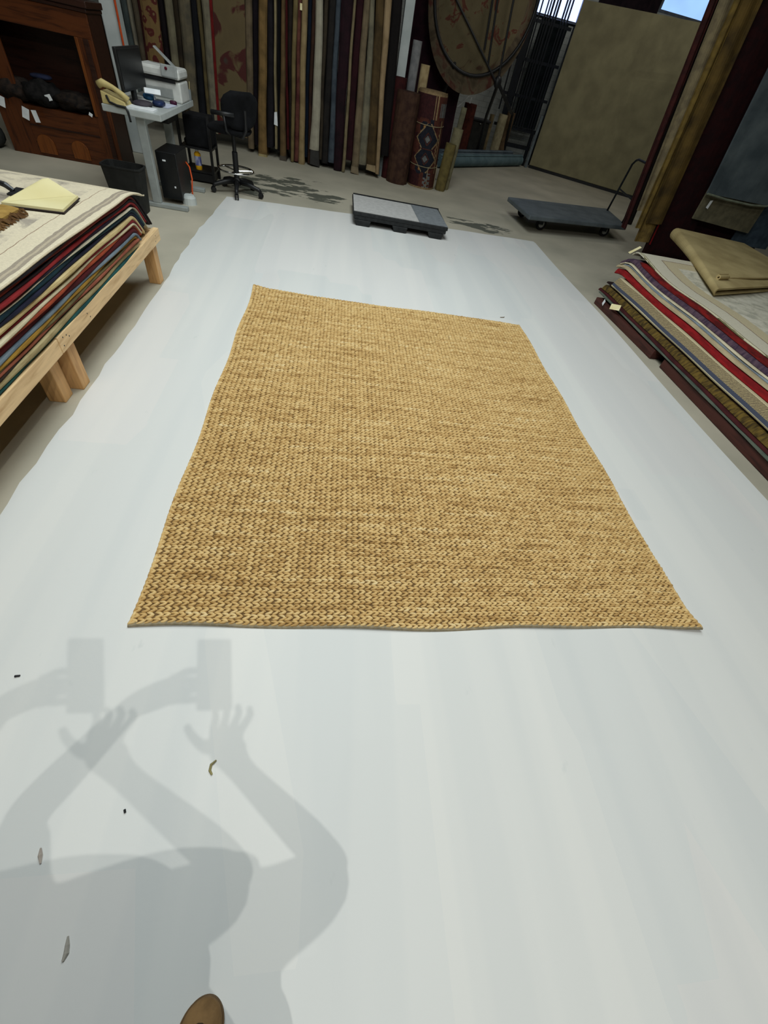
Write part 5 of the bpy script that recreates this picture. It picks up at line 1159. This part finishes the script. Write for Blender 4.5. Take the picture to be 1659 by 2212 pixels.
def shoe(tip, ang_, nm):
    M = rotz(ang_); t0 = Vector((tip[0], tip[1], 0)); so = B(); up = B(); sm = B()
    def outl(v):   # half width along the length v (0 toe .. 1 heel), metres
        if v < .26: return .047 * max(0, 1 - ((.26 - v) / .26) ** 2.6) ** .55 + .001
        return .047 - .018 * math.sin(min(1, (v - .3) / .35) * PI / 2) + .008 * max(0, (v - .65) / .35) - (.030 * max(0, (v - .93) / .07) ** 2)
    Ln = .275; r1, r2 = [], []
    for i in range(27):
        v = (i / 26) ** 1.9; y = -v * Ln; w = outl(v); hgt = .026 + .03 * min(1, v / .35) + (.035 * max(0, (v - .45) / .55))
        ring = [(-w * 1.04, .003), (w * 1.04, .003), (w * 1.06, .018), (-w * 1.06, .018)]
        r1.append([t0 + M @ Vector((x, y, z)) for x, z in ring])
        ring = [(w * math.cos(a) if abs(math.cos(a)) > 1e-6 else 0, .018 + (hgt - .018 + .012) * math.sin(a) ** .8) for a in [PI * k / 10 for k in range(11)]]
        r2.append([t0 + M @ Vector((x, y, z)) for x, z in ring])
    so.loft(r1); up.loft(r2)
    sp_ = so.build('sole', mat('tan rubber sole', (112, 88, 60), (98, 76, 50)), pe)
    u_ = up.build('shoe', M_shoe, pe, smooth=True)
    pts = []
    for k in range(15):
        a = PI * k / 14; y = -.10 + .062 * math.sin(a); x = .034 * math.cos(a); v = -y / Ln; w = outl(v); hgt = .026 + .03 * min(1, v / .35); c = min(1, abs(x) / w); zz = .018 + (hgt - .006) * (math.sqrt(1 - c * c)) ** .8
        pts.append(t0 + M @ Vector((x, y, zz + .001)))
    B().tube(pts, .003, 6).build('seam', mat('dark seam thread', (70, 56, 40)), u_)
    B().tube([t0 + M @ Vector((.043, -.075, .022)), t0 + M @ Vector((.062, -.068, .014))], [.006, .0075], 8).build('lace_end', mat('purple grey lace', (70, 64, 78)), u_)
shoe((-.176, -.222), -.28, 'left'); shoe((.075, -.335), -.1, 'right')
# the phone that takes the picture
ph_ = thing('smartphone', 'smartphone held up by the photographer, seen only as its shadow on the floor', 'phone', tuple(CAM - camf * .006))
def phb(a0, a1, b0, b1, f0, f1):
    P = []
    for ff in (f0, f1):
        for a, b2 in ((a0, b0), (a1, b0), (a1, b1), (a0, b1)): P.append(CAM + camx * a + camd * b2 + camf * ff)
    return B().hexa(P)
phb(-.037, .037, -.014, .134, -.011, -.003).build('body', mat('phone glass', (30, 32, 36), (24, 26, 30), rough=.2, spec=.5, bump=0), ph_, bevel=.004)
phb(-.034, .034, -.011, .131, -.0118, -.0111).build('screen', mat('phone screen', (18, 20, 24), (14, 16, 18), rough=.1, bump=0), ph_)

# ------------------------------------------------------------------ lights
def area(loc, tgt, sx, sy, e, c=(1, 1, 1)):
    d = bpy.data.lights.new('ceiling fill lamp', 'AREA'); d.shape = 'RECTANGLE'; d.size = sx; d.size_y = sy; d.energy = e; d.color = c
    o = bpy.data.objects.new('ceiling_fill_lamp', d); COL.objects.link(o); o.location = loc
    o.rotation_euler = (Vector(tgt) - Vector(loc)).to_track_quat('-Z', 'Y').to_euler(); return o
def point(loc, e, r, c=(1, 1, 1)):
    d = bpy.data.lights.new('lamp bulb', 'POINT'); d.energy = e; d.shadow_soft_size = r; d.color = c
    o = bpy.data.objects.new('lamp_bulb', d); COL.objects.link(o); o.location = loc; return o
WARM = (1, .97, .90); COOL = (.97, 1, 1); NEUT = (.935, 1, 1); WRM2 = (1, .975, .91)
point((.50, -.94, 3.8), 112, .012, WRM2); point((1.13, -.94, 3.8), 112, .012, WRM2)
area((-.3, 1.8, 4.3), (0, 2.0, 0), 1.8, 2.2, 104, NEUT)
area((.4, 4.6, 4.3), (.3, 4.6, 0), 2.4, 1.6, 104, NEUT)
area((-3.2, 5.4, 4.4), (-2.2, 5.8, .5), 1.2, 1.2, 12, WARM)
area((4.4, 9.6, 4.7), (5.4, 12.4, 1.0), 2, 1.5, 42, WARM)  # fill added to brighten the beige carpet panel, no lamp known there
w = bpy.data.worlds.new('room air'); SC.world = w; w.use_nodes = True; w.node_tree.nodes['Background'].inputs[0].default_value = (.5, .55, .6, 1); w.node_tree.nodes['Background'].inputs[1].default_value = .1

# ------------------------------------------------------------------ camera
cd = bpy.data.cameras.new('camera'); cam = bpy.data.objects.new('camera', cd); COL.objects.link(cam); SC.camera = cam
cd.sensor_fit = 'HORIZONTAL'; cd.sensor_width = 36; cd.lens = 880.0 / 1659 * 36; cd.clip_start = .004; cd.clip_end = 100
Mx = Matrix((camx, -camd, -camf)).transposed().to_4x4(); Mx.translation = CAM; cam.matrix_world = Mx
SC.view_settings.view_transform = 'Standard'; SC.view_settings.look = 'None'; SC.view_settings.exposure = 0; SC.view_settings.gamma = 1
SC.view_settings.use_curve_mapping = False
